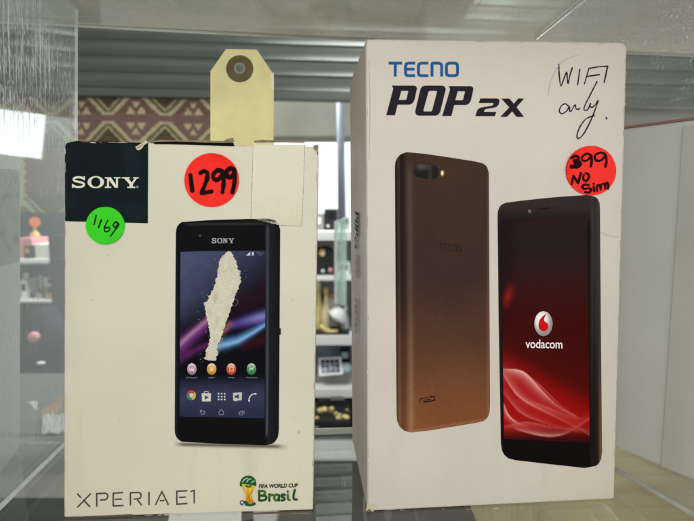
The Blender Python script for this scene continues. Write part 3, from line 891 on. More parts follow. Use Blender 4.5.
A.disc(*T.p(237, 128), 2.3, 3.5, C(120, 98, 66), 20); A.disc(*T.p(236, 127), 1.4, 2.3, C(236, 222, 176), 16)
A.build('camera_lens', M['ink'], pic)
A = Art(f, 2)
square_word(A, lambda pts: [(439 + (x - 62) * 22.5 / 484, 243 + (y - 85) * 7 / 99 + (x - 62) * .004) for x, y in pts], 1.1, C(46, 36, 42))
A.build('lettering', M['ink'], pic)
A = Art(f, 2); T = zoomed(390, 330, 3.725)
d = C(40, 22, 16)
A.stroke(T([(148, 249), (164, 247), (166, 262), (126, 268)]), 1.2, d, soft=False); A.stroke(T([(112, 269), (112, 256), (140, 251)]), .9, d, soft=False)
A.stroke(T([(124, 262), (150, 257)]), .9, d, soft=False)
A.build('speaker_slot', M['ink'], pic)
# picture of a phone's front
A = Art(f, 1)
o3 = [(497.5, 217.4), (497.8, 211), (499.5, 206.8), (502.2, 204), (506.2, 202.5), (530, 199.6), (564.8, 196.2), (588, 194.9), (593.5, 195.8), (597.5, 198.7), (599.4, 202.6), (599.9, 208.5),
      (600.8, 330), (602, 452), (601, 459.5), (597.7, 464.9), (592, 467.6), (584.6, 468), (548, 464), (512.8, 459.9), (508, 458.2), (504.3, 455), (502, 450.5), (500.8, 443.6), (498.6, 320)]
def front3(x, y):
    e = 592.2 - (y - 215) * .002
    v = (y - 196) / 270
    c = mixc(C(50, 44, 42), C(22, 16, 16), smooth(.02, .12, v))
    c = mixc(c, C(14, 10, 11), smooth(.7, .92, v))
    if x > e - 2.5: c = mixc(c, mixc(C(58, 52, 49), C(30, 24, 22), smooth(.1, .9, v)), smooth(e - 2.5, e, x))
    c = mixc(c, C(20, 16, 15), .7 * math.exp(-((x - e - 2.2) / .8) ** 2))
    c = mixc(c, mixc(C(66, 58, 54), C(130, 100, 72), smooth(.45, .95, v)), .7 * math.exp(-((x - 599.4 - v * 1.6) / 1.8) ** 2))
    return mixc(c, C(70, 62, 60), .5 * math.exp(-((x - 498.2 - v * 3) / .7) ** 2))
A.scan(o3, 140, 60, front3)
pic = A.build('phone_picture', M['ink'], box2, label='printed picture of a black phone with a red screen')
Z8 = zoomed(490, 300, 3.065)
sm8 = lambda p: catmull(Z8(p), 4)
# (line, soft reach, reach on the other side, strength, side)
W = [(sm8([(38, 212), (80, 214), (112, 228), (160, 280), (205, 322), (262, 354)]), 9, .8, .95, 1), (sm8([(38, 224), (75, 282), (120, 318), (200, 358), (304, 412)]), 6, .8, .75, -1),
     (sm8([(42, 318), (56, 352), (84, 376), (114, 385)]), 4, .8, .9, 1), (sm8([(80, 396), (150, 414), (200, 416), (240, 404), (304, 364)]), 5, .8, .8, -1),
     (sm8([(42, 388), (110, 374), (200, 390), (304, 398)]), 5, .6, .5, 1), (sm8([(100, 308), (160, 322), (240, 356), (306, 360)]), 7, .8, .45, 1), (sm8([(40, 282), (90, 342), (160, 374), (270, 404)]), 5, .7, .55, -1),
     (sm8([(110, 226), (150, 258), (205, 312), (240, 336)]), 3, .6, .5, 1)]
def fold(x, y, pts, soft, hard, sd_):
    """a crease of light: crisp on one side, fading out on the other"""
    best, bd_, bt = 1e9, 0, 0
    n_ = len(pts) - 1
    for i in range(n_):
        (ax, ay), (bx, by) = pts[i], pts[i + 1]
        L2 = (bx - ax) ** 2 + (by - ay) ** 2
        t = max(0, min(1, ((x - ax) * (bx - ax) + (y - ay) * (by - ay)) / L2))
        ex, ey = x - ax - t * (bx - ax), y - ay - t * (by - ay)
        d = math.hypot(ex, ey)
        if d < best:
            best, bt = d, (i + t) / n_
            bd_ = d * (1 if ((bx - ax) * ey - (by - ay) * ex) * sd_ > 0 else -1)
    k = math.exp(-bd_ / (soft * (1.1 - .6 * bt))) if bd_ > 0 else math.exp(-(bd_ / hard) ** 2)
    return k * (.55 + .45 * math.sin(math.pi * min(1, bt * 1.15 + .08)))
def screen3(x, y):
    u, v = (x - 501) / 87, (y - 218) / 222
    c = mixc(C(40, 27, 25), C(62, 10, 8), smooth(.12, .5, v))
    c = mixc(c, C(74, 9, 6), smooth(.5, .72, v + .1 * (.5 - u)))
    c = mixc(c, C(158, 12, 12), .92 * smooth(.62, .80, v - .20 * u + .07) * smooth(1.02, .9, v))
    c = mixc(c, C(40, 8, 9), .8 * smooth(.94, 1.0, v))
    c = mixc(c, C(26, 14, 14), .55 * smooth(.3, 0, u) * smooth(.66, .3, v))
    c = mixc(c, C(142, 30, 22), .8 * math.exp(-(((x - 508) / 4.5) ** 2 + ((y - 296 + (x - 508) * .9) / 8) ** 2)))
    for pts, so, ha, k, sd_ in W:
        v_ = fold(x, y, pts, so, ha, sd_) * k
        c = mixc(c, C(214, 62, 58), v_ * .62)
        c = mixc(c, C(246, 206, 200), .9 * v_ ** 3)
    return c
A = Art(f, 2)
A.scan([(501.3, 222.6), (586.9, 216.2), (588.2, 330), (589.4, 442.6), (546, 440.6), (503.8, 438.6), (502.4, 330)], 220, 110, screen3)
scr = A.build('screen', M['ink'], pic)
A = Art(f, 3)
cx, cy = Z8.p(163, 72)
A.scan([(cx + 9.1 * math.cos(R(a)), cy + 12.5 * math.sin(R(a))) for a in range(0, 360, 10)], 30, 20,
       lambda x, y: mixc(C(246, 240, 236), C(150, 140, 140), smooth(.35, 1.15, math.hypot((x - cx + 2) / 9.1, (y - cy + 4) / 12.5))))
A.poly(Z8(catmull([(172, 42), (160, 50), (150, 64), (148, 82), (156, 94), (168, 95), (177, 86), (176, 72), (166, 64), (166, 54)], 4, True)), C(196, 22, 24))
logo = A.build('logo', M['ink'], scr, label='white disc with a red quotation mark')
A = Art(f, 3)
A.text('vodacom', *Z8.p(108, 120), *Z8.p(221, 147), C(240, 232, 228), bold=.012, drop=.5)
A.build('lettering', M['ink'], scr)
A = Art(f, 2)
A.disc(529.4, 211.2, 1.9, 2.0, C(90, 84, 80), 18); A.disc(529.3, 211, .8, .8, C(140, 134, 126), 10)
A.stroke([(538, 209.2), (550, 208)], 1.4, C(30, 25, 24), soft=False); A.disc(556.5, 208, 1.2, 1.2, C(40, 34, 33), 12)
A.build('earpiece', M['ink'], pic)
# creases and rub marks
for q in ([(600, 232), (610, 236), (619, 237)], [(369, 506), (374, 505), (378, 509)], [(369, 60), (370, 110), (369, 160)], [(548, 96), (551, 80), (562, 62), (580, 54)]):
    Art(f, 1).stroke(q, .6, C(182, 172, 154), taper=True).build('crease', M['ink'], box2)
# lettering on the narrow left side
s0, sd = RB.c[0], RB.d
def side(u, v, lift=0.0):                    # u into the box, v down, both in metres
    return s0 + sd * u + Vector((0, 0, -v)) + Vector((-sd.y, sd.x, 0)) * (lift + .0001)
def vat(y): return s0.z - wy(355, y, (s0 + sd * .027).y).z
def sideword(y0, y1, fn, x0, x1, u0, ku, name):
    v0, v1 = vat(y0), vat(y1)
    A = Art(lambda x, y, l: side(u0 + (y - 350) * ku, v0 + (x - x0) / (x1 - x0) * (v1 - v0), l), 1)
    fn(A)
    A.build('lettering', M['ink'], box2, label=name)
sideword(211, 250, lambda A: slant_word(A, lambda p: p, lambda p: [(x + 417, y + 135) for x, y in p], C(50, 46, 46)), 43, 1000, .026, .00006, 'model name running down the side')
sideword(254, 276, lambda A: square_word(A, lambda p: [(x, y + 215) for x, y in p], 22, C(176, 172, 160)), 60, 540, .026, .00010, 'pale maker name running down the side')
sideword(298, 332, lambda A: square_word(A, lambda p: [(x, y + 215) for x, y in p], 18, C(120, 112, 104)), 60, 540, .028, .00008, 'grey maker name running down the side')

# ------------------------------------------------------------------ yellow tag behind the cream box
Yt = LB.c[1].y + .050
tagface = lambda x, y, l=0.0: wy(x, y, Yt) + Vector((0, -l, 0))
def ngon(cx, cy, r, n=32): return [(cx + r * math.cos(2 * math.pi * i / n), cy + r * math.sin(2 * math.pi * i / n)) for i in range(n)]
tg = thing('paper_tag', 'yellow paper tag with brown ring sticking up behind the cream box', 'paper tag', tuple(tagface(242, 200)))
def sheet(outline, holes, face, thick, lift=0.0):
    """flat sheet with thickness and holes"""
    loops = [[Vector((p[0], p[1], 0)) for p in q] for q in [outline] + holes]
    flat = [p for l in loops for p in l]
    tris = tessellate_polygon(loops)
    mb = MB(); n = len(flat)
    mb.add([face(p.x, p.y, lift + thick) for p in flat] + [face(p.x, p.y, lift) for p in flat], [tuple(t) for t in tris] + [tuple(n + i for i in reversed(t)) for t in tris])
    o = 0
    for l in loops:
        k = len(l)
        mb.f += [(o + i, o + (i + 1) % k, n + o + (i + 1) % k, n + o + i) for i in range(k)]
        o += k
    return mb
sheet([(210.6, 330), (210.6, 71.5), (225.5, 50.2), (226.6, 49.2), (256.4, 49.8), (257.6, 50.6), (273.4, 74.3), (273.9, 78), (273.2, 330)], [ngon(240, 69, 5.4)], tagface, .0004).build('paper', M['tag_paper'], tg)
A = Art(lambda x, y, l: tagface(x, y, l + .00042), 1)
A.poly([(273.9, 72.5), (270.5, 75), (272, 80), (271.2, 87), (274, 90)], C(246, 242, 216))
A.build('worn_corner', M['sticker'], tg)
sheet(ngon(240, 69, 13.4, 48), [ngon(240, 69, 5.0)], tagface, .0003, .00045).build('reinforcing_ring', M['tag_ring'], tg)
sheet(ngon(240.2, 69, 5.9), [ngon(240.2, 69, 3.6)], tagface, .0004, .0008).build('eyelet', M['grey_plastic'], tg)

# ------------------------------------------------------------------ glass cabinet
cab = thing('display_cabinet', 'glass display cabinet with scratched side panes and two clear shelves', 'display cabinet', (0, .2, 0))
a, b = hz(20, 437), hz(333, 427.5)
slope = (b.y - a.y) / (b.x - a.x)
rear = lambda X, z=0: a.y + (X - a.x) * slope
def slab(x0, x1, yf, z0, z1, back):
    return MB().hexa([Vector((x0, yf, z0)), Vector((x1, yf, z0)), Vector((x0, back(x0), z0)), Vector((x1, back(x1), z0)), Vector((x0, yf, z1)), Vector((x1, yf, z1)), Vector((x0, back(x0), z1)), Vector((x1, back(x1), z1))])
slab(-.34, .36, .09, -.0052, -.0003, rear).build('shelf', M['shelf_glass'], cab, bevel=.0005, label='lower glass shelf under the boxes')
MB().tube([Vector((-.34, rear(-.34) + .0016, -.0026)), Vector((.36, rear(.36) + .0016, -.0026))], .0016, 8).build('shelf_edge', M['edge_glass'], cab)
ZU = .200
a2, b2 = hz(76, 24.5, ZU), hz(365, 38.5, ZU)
sl2 = (b2.y - a2.y) / (b2.x - a2.x)
rear2 = lambda X: a2.y + (X - a2.x) * sl2
slab(-.34, .36, .03, ZU, ZU + .005, rear2).build('shelf', M['upper_glass'], cab, bevel=.0005, label='upper glass shelf above the boxes')
MB().tube([Vector((-.34, rear2(-.34) + .0014, ZU + .0003)), Vector((.36, rear2(.36) + .0014, ZU + .0003))], .0013, 8).build('shelf_edge', M['alu'], cab)
def pane(p0, p1, z0, z1, t=.0018, lean=0.0):
    d = (p1 - p0).normalized(); n = Vector((d.y, -d.x, 0)) * t * (1 if p0.x > 0 else -1)
    q = [p0, p0 + n, p1, p1 + n]
    return MB().hexa([Vector((v.x, v.y, z0)) for v in q] + [Vector((v.x + lean, v.y, z1)) for v in q])
l0, l1 = hz(0, 510), hz(62, 450)
dl = (l1 - l0).normalized()
pl0 = l0 - dl * .10; pl1 = l0 + dl * ((.125 / 270 * 520 - .186) + .001)
pl1 = wy(77.5, 200, .2405); pl1.z = 0
tp = wy(76.5, 8, .2405); zt = tp.z
pb_ = wy(76.5, 150, .2405); leanx = (tp.x - pb_.x) / (tp.z - pb_.z) * zt; pl1.x = pb_.x - leanx * pb_.z / zt
pane(pl0, pl1, .0004, zt, lean=leanx).build('side_pane', M['pane_glass'], cab, label='scratched left glass pane')
e = pl1 + Vector((-.0008, .0008, 0))
MB().tube([Vector((e.x, e.y + .0006, .0015)), Vector((e.x + leanx, e.y + .0006, zt))], .00062, 8).build('pane_edge', M['edge_glass'], cab)
r0, r1 = hz(694, 517), hz(632, 481)
dr = (r1 - r0).normalized()
pane(r0 - dr * .09, r1 + dr * .045, .0004, ZU - .0006).build('side_pane', M['pane_glass2'], cab, label='scuffed right glass pane')
MB().tube([Vector((q.x - .0004, q.y, .0011)) for q in (r0 - dr * .09, r1 + dr * .045)], .0009, 8).build('pane_edge', M['dull_edge'], cab)
MB().tube([Vector((q.x + .0012, q.y, .0011)) for q in (pl0, pl1)], .0010, 8).build('pane_edge', M['edge_glass'], cab)
MB().box((-.36, .06, -.19), (.38, .42, -.16)).build('base_tray', M['tray'], cab, bevel=.002, label='dull metal floor of the cabinet')
counter = MB().box((.085, .10, -.10), (.36, .40, -.025)).build('wooden_block', M['wood'], None, bevel=.003)
tag(counter, 'pale wooden block under the glass shelf at lower right', 'wooden block')

bd = [hz(582 + 60, -49, ZU - .0012), hz(536, 38, ZU - .0012)]
MB().tube(bd, .0009, 8).build('glazing_bead', M['edge_glass'], cab)
def floor_at(x, y): return hz(x, y, -.16)
case = thing('dark_slab', 'flat dark slab added as the dark between reflections, below the tall box', 'case', tuple(floor_at(480, 521)))  # added dark slab, sets off the bright reflections in the glass
pc = floor_at(470, 516)
MB().box((pc.x - .16, .10, -.1595), (pc.x + .05, pc.y + .02, -.120)).build('body', M['grey_plastic'], case, bevel=.003)
MB().box((pc.x - .157, .11, -.1198), (pc.x + .047, pc.y + .012, -.1150)).build('lid', M['charcoal'], case, bevel=.002)
for (x, y, w_, d_, rz, lb) in ((545, 514, .030, .05, .5, 'small white slip added as a window reflection in the glass, nearer the dark slab'), (592, 512, .026, .06, -.4, 'small white slip added as a window reflection in the glass, nearer the wooden block'), (205, 520, .05, .04, .2, 'small white slip added as a window reflection in the glass under the cream box')):  # white slips added to pass for bright window reflections in the shelf
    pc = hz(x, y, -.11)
    cd = MB().box((pc.x - w_ / 2, pc.y - d_ / 2, -.1105), (pc.x + w_ / 2, pc.y + d_ / 2, -.1095), rz).build('white_piece', M['white_board'], None)
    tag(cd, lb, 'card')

# cartons around it
c0, c1 = hz(694, 480), hz(632, 455)
dc = (c1 - c0).normalized(); nc = Vector((dc.y, -dc.x, 0))
if nc.x < 0: nc = -nc
hc = hit(694, 117, c0, Vector((nc.x, nc.y, 0))).z
wc = thing('white_carton', 'plain white carton with dark red lid edge, right of the tall box', 'carton', tuple(c0))
p, q = c0 - dc * .05, c1 + dc * .030
MB().hexa([Vector((v.x, v.y, z)) for z in (.0003, hc - .0010) for v in (p, p + nc * .13, q, q + nc * .13)]).build('body', M['white_board'], wc, bevel=.001)
MB().hexa([Vector((v.x, v.y, z)) for z in (hc - .0009, hc) for v in (p - nc * .0006, p + nc * .131, q - nc * .0006, q + nc * .131)]).build('lid', M['red_edge'], wc, bevel=.0002)
m0 = hit(673, 300, c0, Vector((nc.x, nc.y, 0))); m0.z = 0  # where the greyer strip, a painted band of shadow, begins
MB().hexa([Vector((v.x, v.y, z)) for z in (.0006, hc - .003) for v in (p - nc * .0007, p - nc * .0001, Vector((m0.x, m0.y, 0)) - nc * .0007, Vector((m0.x, m0.y, 0)) - nc * .0001)]).build('shade_strip', M['pale_board'], wc, label='greyer strip painted in as a band of shadow')
g0, g1 = hz(0, 476), hz(20.5, 447)
dg = (g1 - g0).normalized(); ng = Vector((-dg.y, dg.x, 0))
if ng.x > 0: ng = -ng
lc = thing('white_carton', 'pale carton outside the scratched left pane, cut by the frame', 'carton', tuple(g0))
p, q = g0 - dg * .05, g1
tq = wy(21.5, 114, q.y)
dx = tq.x - q.x; hg = tq.z
MB().hexa([Vector((v.x + (dx if z > .01 else 0), v.y, z)) for z in (.0003, hg) for v in (p + ng * .12, p, q + ng * .12, q)]).build('body', M['white_board'], lc, bevel=.0012)
ln = dg.cross(Vector((dx, 0, hg))).normalized()
if ln.x < 0: ln = -ln
def lface(x, y, l=0.0): return hit(x, y, g1, ln) + ln * l
A = Art(lface, 1)  # mottled grey to pinkish tone across the middle of the carton's side
A.scan([(-6, 168), (19.6, 170), (19.6, 262), (-6, 268)], 60, 24,
       lambda x, y: mixc(C(196, 198, 190), mixc(C(120, 124, 118), C(172, 132, 126), smooth(232, 250, y)), (.25 + .9 * max(0, noise.noise(Vector((x * .16, y * .10, 9))))) * smooth(166, 182, y) * smooth(264, 250, y)))
A.build('mottled_band', M['ink'], lc, label='mottled grey and pinkish band')
up = thing('pale_carton', 'pale grey carton lying on the upper glass shelf', 'carton', (0, .2, ZU + .006))
ue = hz(455, 33, ZU + .006)
slab(-.33, ue.x, .17, ZU + .0055, ZU + .06, lambda X: rear2(X) - .006).build('body', M['pale_board'], up, bevel=.0015)
MB().box((-.2, .18, ZU + .0605), (.03, .23, ZU + .0615)).build('lid_flap', M['pale_board'], up)

# ------------------------------------------------------------------ the shop beyond
def at(obj, label, cat, group=None): return tag(obj, label, cat, group)
YS = 1.0
# roller shutter
z0, z1 = wy(347, 93, YS).z, .72
mb = MB(); pitch = .0275; prof = []
z = z0
while z < z1:
    for k in range(9):
        t = k / 9
        prof.append((z + pitch * (t if k > 4 else t * .32), -.0035 * math.sin(math.pi * k / 4) if k < 5 else .001 - .003 * t))
    z += pitch
xs = (-1.5, .9)
mb.add([Vector((x, YS + x * .10 + dy, zz)) for zz, dy in prof for x in xs], [(2 * i, 2 * i + 1, 2 * i + 3, 2 * i + 2) for i in range(len(prof) - 1)])
sh = thing('roller_shutter', 'dark grey roller shutter of horizontal slats above the patterned rug', 'roller shutter', (0, YS, z0))
mb.build('slat_curtain', M['shutter'], sh, smooth_=True)
MB().hexa([Vector((x, YS + x * .10 + dy, zz)) for zz in (z0 - .016, z0 - .0005) for dy in (-.008, .012) for x in xs]).build('bottom_bar', M['shutter'], sh, bevel=.002)
# patterned rug
YK = .97
def rugcol(x, y):
    u = (x - 109.5) / 55.0 + .02 * noise.noise(Vector((x * .3, y * .3, 2)))
    du = abs((u + .5) % 1 - .5); dv = abs((u) % 1 - .5)
    w = abs(((y - 118.5) + 55) % 110 - 55) / 55
    red, beige, olive, dark, rose = (.165, .096, .074), (.46, .40, .25), (.14, .13, .068), (.085, .072, .045), (.25, .185, .15)
    c = red if int((y - 60) // 27) % 2 else (.190, .122, .098)
    st_ = round(w * 14) / 14
    s_ = du - (.10 + (w - .10) * .95) if w > .10 else 9
    if w > .10:
        if -.045 < s_ < .045: c = beige
        elif s_ <= -.045 and s_ > -.13: c = olive
        elif s_ <= -.13 and s_ > -.165: c = beige
        elif s_ <= -.17: c = dark if w < .62 else red
    elif w > .055 and du < .12: c = beige
    # small stepped figures between the lozenges, and hooked borders
    if .08 < w < .20 and abs(dv - .095) < .070 * (1 - (w - .08) / .12) + .012: c = beige
    if .19 < w < .32 and dv < .075 * (w - .19) / .13 + .012: c = beige if w < .29 else rose
    if w > .14 and .26 < abs(s_) < .36 and s_ < 0 and (w * 9) % 1 < .55: c = (.115, .085, .05)
    if w > .40 and dv < .02 + .07 * ((w * 8) % 1): c = beige
    n = 1 + .45 * noise.noise(Vector((x * .8, y * 1.6, 4)))
    return tuple(k * n for k in c)
A = Art(lambda x, y, l: wy(x, y, YK) + Vector((0, -.004 * math.sin(x * .06) + (x - 150) * .0001, 0)), 0)
A.scan([(-60, 94.5), (246, 93.5), (246, 212), (-60, 212)], 150, 340, rugcol)
rug = A.build('patterned_rug', M['weave'], None)
tag(rug, 'red brown kilim rug with beige lozenges hanging behind the boxes', 'rug')
sol = rug.modifiers.new('thickness', 'SOLIDIFY'); sol.thickness = .006; sol.offset = -1
# grey board painted as the shade under the shutter, wall, floor
bk = MB().box((wy(244, 100, 1.12).x, 1.12, wy(300, 138, 1.12).z), (.9, 1.2, .75)).build('shade_board', M['shade_board'], None, bevel=.004)
tag(bk, 'dull grey board painted in for the wall shaded under the shutter', 'shade_board')
wl = MB().box((-2.6, 2.6, -1.2), (2.6, 2.7, 2.2)).build('wall', M['plaster'], None)
tag(wl, 'pale plastered shop wall seen between the boxes', 'wall', kind='structure')
fl = MB().box((-2.6, -.6, -1.25), (2.6, 2.6, -1.2)).build('floor', M['floor'], None)
tag(fl, 'dull grey shop floor', 'floor', kind='structure')
pp = MB().tube([wy(340, 92, 1.05), wy(341, 150, 1.05), wy(342, 222, 1.05)], .008, 12).build('metal_pole', M['steel'], None, smooth_=True)
tag(pp, 'blue grey metal pole hanging down beside the tall box', 'pole')
# open shelving
YB = 1.5
def bpx(x0, y0, x1, y1, Y, d, bevel=.002):
    p_, q_ = wy(x0, y1, Y), wy(x1, y0, Y)
    return MB().box((p_.x, Y, p_.z), (q_.x, Y + d, q_.z))
un = thing('shelving_unit', 'white open shelving between the two boxes', 'shelving', (0, YB, -1.2))
for y0, y1 in ((231, 239), (277, 281), (335, 344), (389, 397)):
    bpx(270, y0, 420, y1, YB, .26).build('shelf', M['white_shelf'], un, bevel=.003)
for x0, x1 in ((266, 270), (420, 424)):
    b_ = bpx(x0, 226, x1, 440, YB, .26); b_.build('upright', M['white_shelf'], un, bevel=.003)
bpx(270, 345, 420, 388, YB + .262, .006).build('back_panel', M['steel'], un)
bpx(270, 240, 420, 334, YB + .262, .006).build('back_panel', M['grey_plastic'], un)
bpx(270, 398, 420, 440, YB + .262, .006).build('back_panel', M['charcoal'], un)
def lift(m, name, mat, label, cat, bevel=.003, sm=False, group=None):
    return tag(m.build(name, mat, None, bevel=bevel, smooth_=sm), label, cat, group)
sp = thing('loudspeaker', 'small black speaker box on top of the white shelving', 'speaker', tuple(wy(331, 231, YB + .05)))
bpx(324.5, 209, 337.5, 230.7, YB + .05, .1).build('cabinet', M['black'], sp, bevel=.003)
MB().lathe(wy(331, 215, YB + .049), [(.010, 0), (.012, -.002), (.008, -.003)], 20, 'y').build('cone', M['charcoal'], sp)
MB().lathe(wy(328, 226, YB + .049), [(.004, 0), (.004, -.003)], 14, 'y').build('knob', M['white_plastic'], sp)
gb = thing('grey_radio', 'small grey radio beside the black speaker on the shelving', 'radio', tuple(wy(320, 231, YB + .05)))
bpx(305, 213.5, 324, 230.7, YB + .05, .08).build('case', M['grey_plastic'], gb, bevel=.003)
bpx(308, 217, 321, 224, YB + .048, .004).build('dial', M['white_plastic'], gb)
# ornament with a golden medallion
oc = thing('wall_clock', 'black ornate clock with golden middle on the second white shelf', 'clock', tuple(wy(326, 277, YB + .04)))
p_ = wy(325, 258, YB + .06)
MB().lathe(p_, [(.001, -.02), (.030, -.02), (.040, -.008), (.040, .02)], 12, 'y').build('frame', M['black'], oc)
MB().lathe(wy(322, 253, YB + .035), [(.001, -.004), (.010, -.003), (.012, .002)], 16, 'y', sx=.8).build('face', M['gold'], oc)
MB().lathe(wy(323, 254, YB + .028), [(.001, -.003), (.005, -.002), (.006, .002)], 12, 'y').build('hub', M['cream_plastic'], oc)
bpx(316, 262, 335.5, 276.8, YB + .045, .06).build('base', M['black'], oc, bevel=.004)
MB().ball(wy(323, 271, YB + .04), .006).build('knob', M['teal'], oc, smooth_=True)
MB().ball(wy(330.5, 270, YB + .04), .007).build('knob', M['pink'], oc, smooth_=True)
# clutter on the third shelf
def bottle(x, yb, yt, r, mat, cap, label, name='bottle', cat='bottle'):
    p_ = wy(x, yb, YB + .06); h = wy(x, yt, YB + .06).z - p_.z
    t = thing(name, label, cat, tuple(p_))
    MB().lathe(p_, [(r * .9, 0), (r, .004), (r, h * .55), (r * .45, h * .78), (r * .4, h * .86)], 18).build('body', mat, t, smooth_=True)
    MB().lathe(p_ + Vector((0, 0, h * .86)), [(r * .5, 0), (r * .5, h * .14)], 14).build('cap', cap, t)
    return t
bottle(318.5, 334.8, 281, .012, M['yellow'], M['cream_plastic'], 'tall yellow bottle at the left end of the cluttered shelf')
bottle(326, 334.8, 288, .013, M['cream_plastic'], M['gold'], 'cream bottle with golden cap beside the tall yellow bottle')
p_ = wy(333, 300, YB + .15)
cu = thing('mug', 'dark brown and white mug behind the bottles', 'mug', tuple(p_))
MB().lathe(p_ - Vector((0, 0, .10)), [(.02, 0), (.022, .02), (.020, .11), (.018, .11)], 20).build('body', M['white_plastic'], cu, smooth_=True)
MB().lathe(p_ + Vector((0, 0, .011)), [(.017, 0), (.020, .004), (.018, .01)], 20).build('rim', M['rust'], cu)
hp = thing('desk_lamp', 'white domed lamp shade lying tilted on the cluttered shelf', 'lamp', tuple(wy(337, 334, YB + .04)))
c_ = wy(336, 318, YB + .05)
dome = MB().lathe((0, 0, 0), [(.001, .036), (.014, .033), (.024, .024), (.030, .010), (.031, 0), (.029, 0)], 24)
rotx = [Vector((v.x * .75 + v.z * .6, v.y, v.z * .8 - v.x * .6)) + c_ for v in dome.v]; dome.v = rotx
dome.build('shade', M['white_plastic'], hp, smooth_=True)
MB().tube([c_ + Vector((.012, .01, 0)), c_ + Vector((.02, .012, -.03)), c_ + Vector((.018, .014, -.046))], .004).build('stem', M['mid_grey'], hp)
bn = MB().tube([wy(320, 325, YB + .02), wy(325, 330, YB + .02), wy(331, 332.5, YB + .02), wy(338, 331, YB + .02)], [.004, .008, .009, .004], 12).build('banana', M['yellow'], None, smooth_=True)
tag(bn, 'yellow curved banana lying in front of the white lamp shade', 'fruit')
tr = thing('black_tray', 'shallow black tray along the front of the cluttered shelf', 'tray', tuple(wy(330, 335, YB)))
bpx(312, 333.2, 349, 334.9, YB + .002, .09).build('bottom', M['black'], tr)
bpx(312, 329, 349, 333.0, YB + .085, .004).build('rim', M['black'], tr)
# solar panel
p0_ = wy(318, 389, YB + .03)
gbx = bpx(315, 374, 349, 388.8, YB + .05, .12).build('grey_box', M['grey_plastic'], None, bevel=.004)
tag(gbx, 'grey box on the shelf with the solar panel leaning on it', 'box')
so = thing('solar_panel', 'small white framed solar panel with dark blue cells', 'solar panel', tuple(wy(331, 375, YB + .04)))
fr = [wy(319, 376, YB + .02), wy(343, 374, YB + .02), wy(341, 357, YB + .06), wy(318.5, 358, YB + .06)]
def quad(a0, a1, b0, b1, lf):
    ip = lambda u, v: (fr[0] * (1 - u) + fr[1] * u) * (1 - v) + (fr[3] * (1 - u) + fr[2] * u) * v + Vector((0, -lf, lf * .3))
    return [ip(a0, b0), ip(a1, b0), ip(a1, b1), ip(a0, b1)]
fa, fb = quad(0, 1, 0, 1, 0), quad(0, 1, 0, 1, .004)
MB().hexa([fa[0], fa[1], fb[0], fb[1], fa[3], fa[2], fb[3], fb[2]]).build('frame', M['white_plastic'], so)
for i in range(4):
    for j in range(3):
        u0, v0 = .10 + i * .205, .10 + j * .275
        MB().add(quad(u0, u0 + .185, v0, v0 + .25, .0045), [(0, 1, 2, 3)]).build('cell', M['cell'], so)
rb = MB().ball(wy(346, 368, YB + .05), .018, 1, .9).build('globe', M['teal'], None, smooth_=True)
tag(rb, 'pale teal globe standing next to the small solar panel', 'globe')
# lemons in a tray, far below
lt = bpx(313, 421, 350, 427, YB - .1, .16).build('basket', M['black'], None, bevel=.004)
tag(lt, 'dark basket of small yellow fruit low between the boxes', 'basket')
rr = random.Random(5)
first = None
for i in range(22):
    x, y = 315 + i * 1.55 + rr.uniform(-.6, .6), 416 + rr.uniform(-8, 3.5)
    pos = wy(x, y, YB - .08 + rr.uniform(0, .1))
    if first is None:
        first = MB().ball((0, 0, 0), .0095, 1.1, .9, 14).build('lemon', M['yellow'], None, smooth_=True)
        o = first
    else:
        o = first.copy(); COL.objects.link(o)
    o.location = pos
    o.scale = (rr.uniform(.45, .95),) * 3
    tag(o, 'small yellow fruit heaped in the dark basket between the boxes', 'fruit', 'yellow fruit in the basket')
pj = bottle(315.5, 426, 403, .014, M['white_plastic'], M['mid_grey'], 'white jar standing left of the yellow fruit', 'jar', 'jar')
# upright sheet of green glass
g_ = [wy(335.5, 303, .62), wy(346.5, 306, .66), wy(335.5, 221, .62), wy(346.5, 217, .66)]
gg = thing('glass_sheet', 'upright sheet of pale green glass close to the tall box', 'glass sheet', tuple(g_[0]))
t_ = Vector((.0, .006, 0))
MB().hexa([g_[0], g_[1], g_[0] + t_, g_[1] + t_, g_[2], g_[3], g_[2] + t_, g_[3] + t_]).build('pane', M['green_glass'], gg, bevel=.0006)
MB().tube([g_[0] * .45 + g_[1] * .55 - t_, g_[2] * .45 + g_[3] * .55 - t_], .0022, 8).build('edge_strip', M['green_glass'], gg)
MB().tube([g_[0] - t_ * .5, g_[2] - t_ * .5], .0016, 8).build('edge_strip', M['edge_glass'], gg)

def packet(x0, y0, x1, y1, Y, mat, lab, label, name='packet', cat='packet', d=.05):
    t = thing(name, label, cat, tuple(wy((x0 + x1) / 2, y1, Y)))
    bpx(x0, y0, x1, y1, Y, d).build('box', mat, t, bevel=.002)
    bpx(x0 + (x1 - x0) * .15, y0 + (y1 - y0) * .2, x1 - (x1 - x0) * .2, y0 + (y1 - y0) * .55, Y - .0015, .001).build('printed_label', lab, t)
    return t
packet(339, 318, 349, 334.6, YB + .12, M['black'], M['mid_grey'], 'black packet standing behind the white lamp shade')
packet(314, 305, 320, 334.6, YB + .14, M['dark_blue'], M['white_plastic'], 'dark blue packet half hidden by the yellow bottle')
packet(322, 296, 330, 334.6, YB + .16, M['charcoal'], M['rust'], 'charcoal packet with tan label behind the cream bottle')
packet(340, 349, 350, 366, YB + .18, M['charcoal'], M['teal'], 'charcoal packet standing behind the teal globe')
packet(337, 262, 350, 276.8, YB + .05, M['white_plastic'], M['charcoal'], 'white packet with dark label beside the ornate clock')
packet(336.5, 246, 343, 276.8, YB + .16, M['mid_grey'], M['dark_blue'], 'tall light grey packet beside the ornate clock')
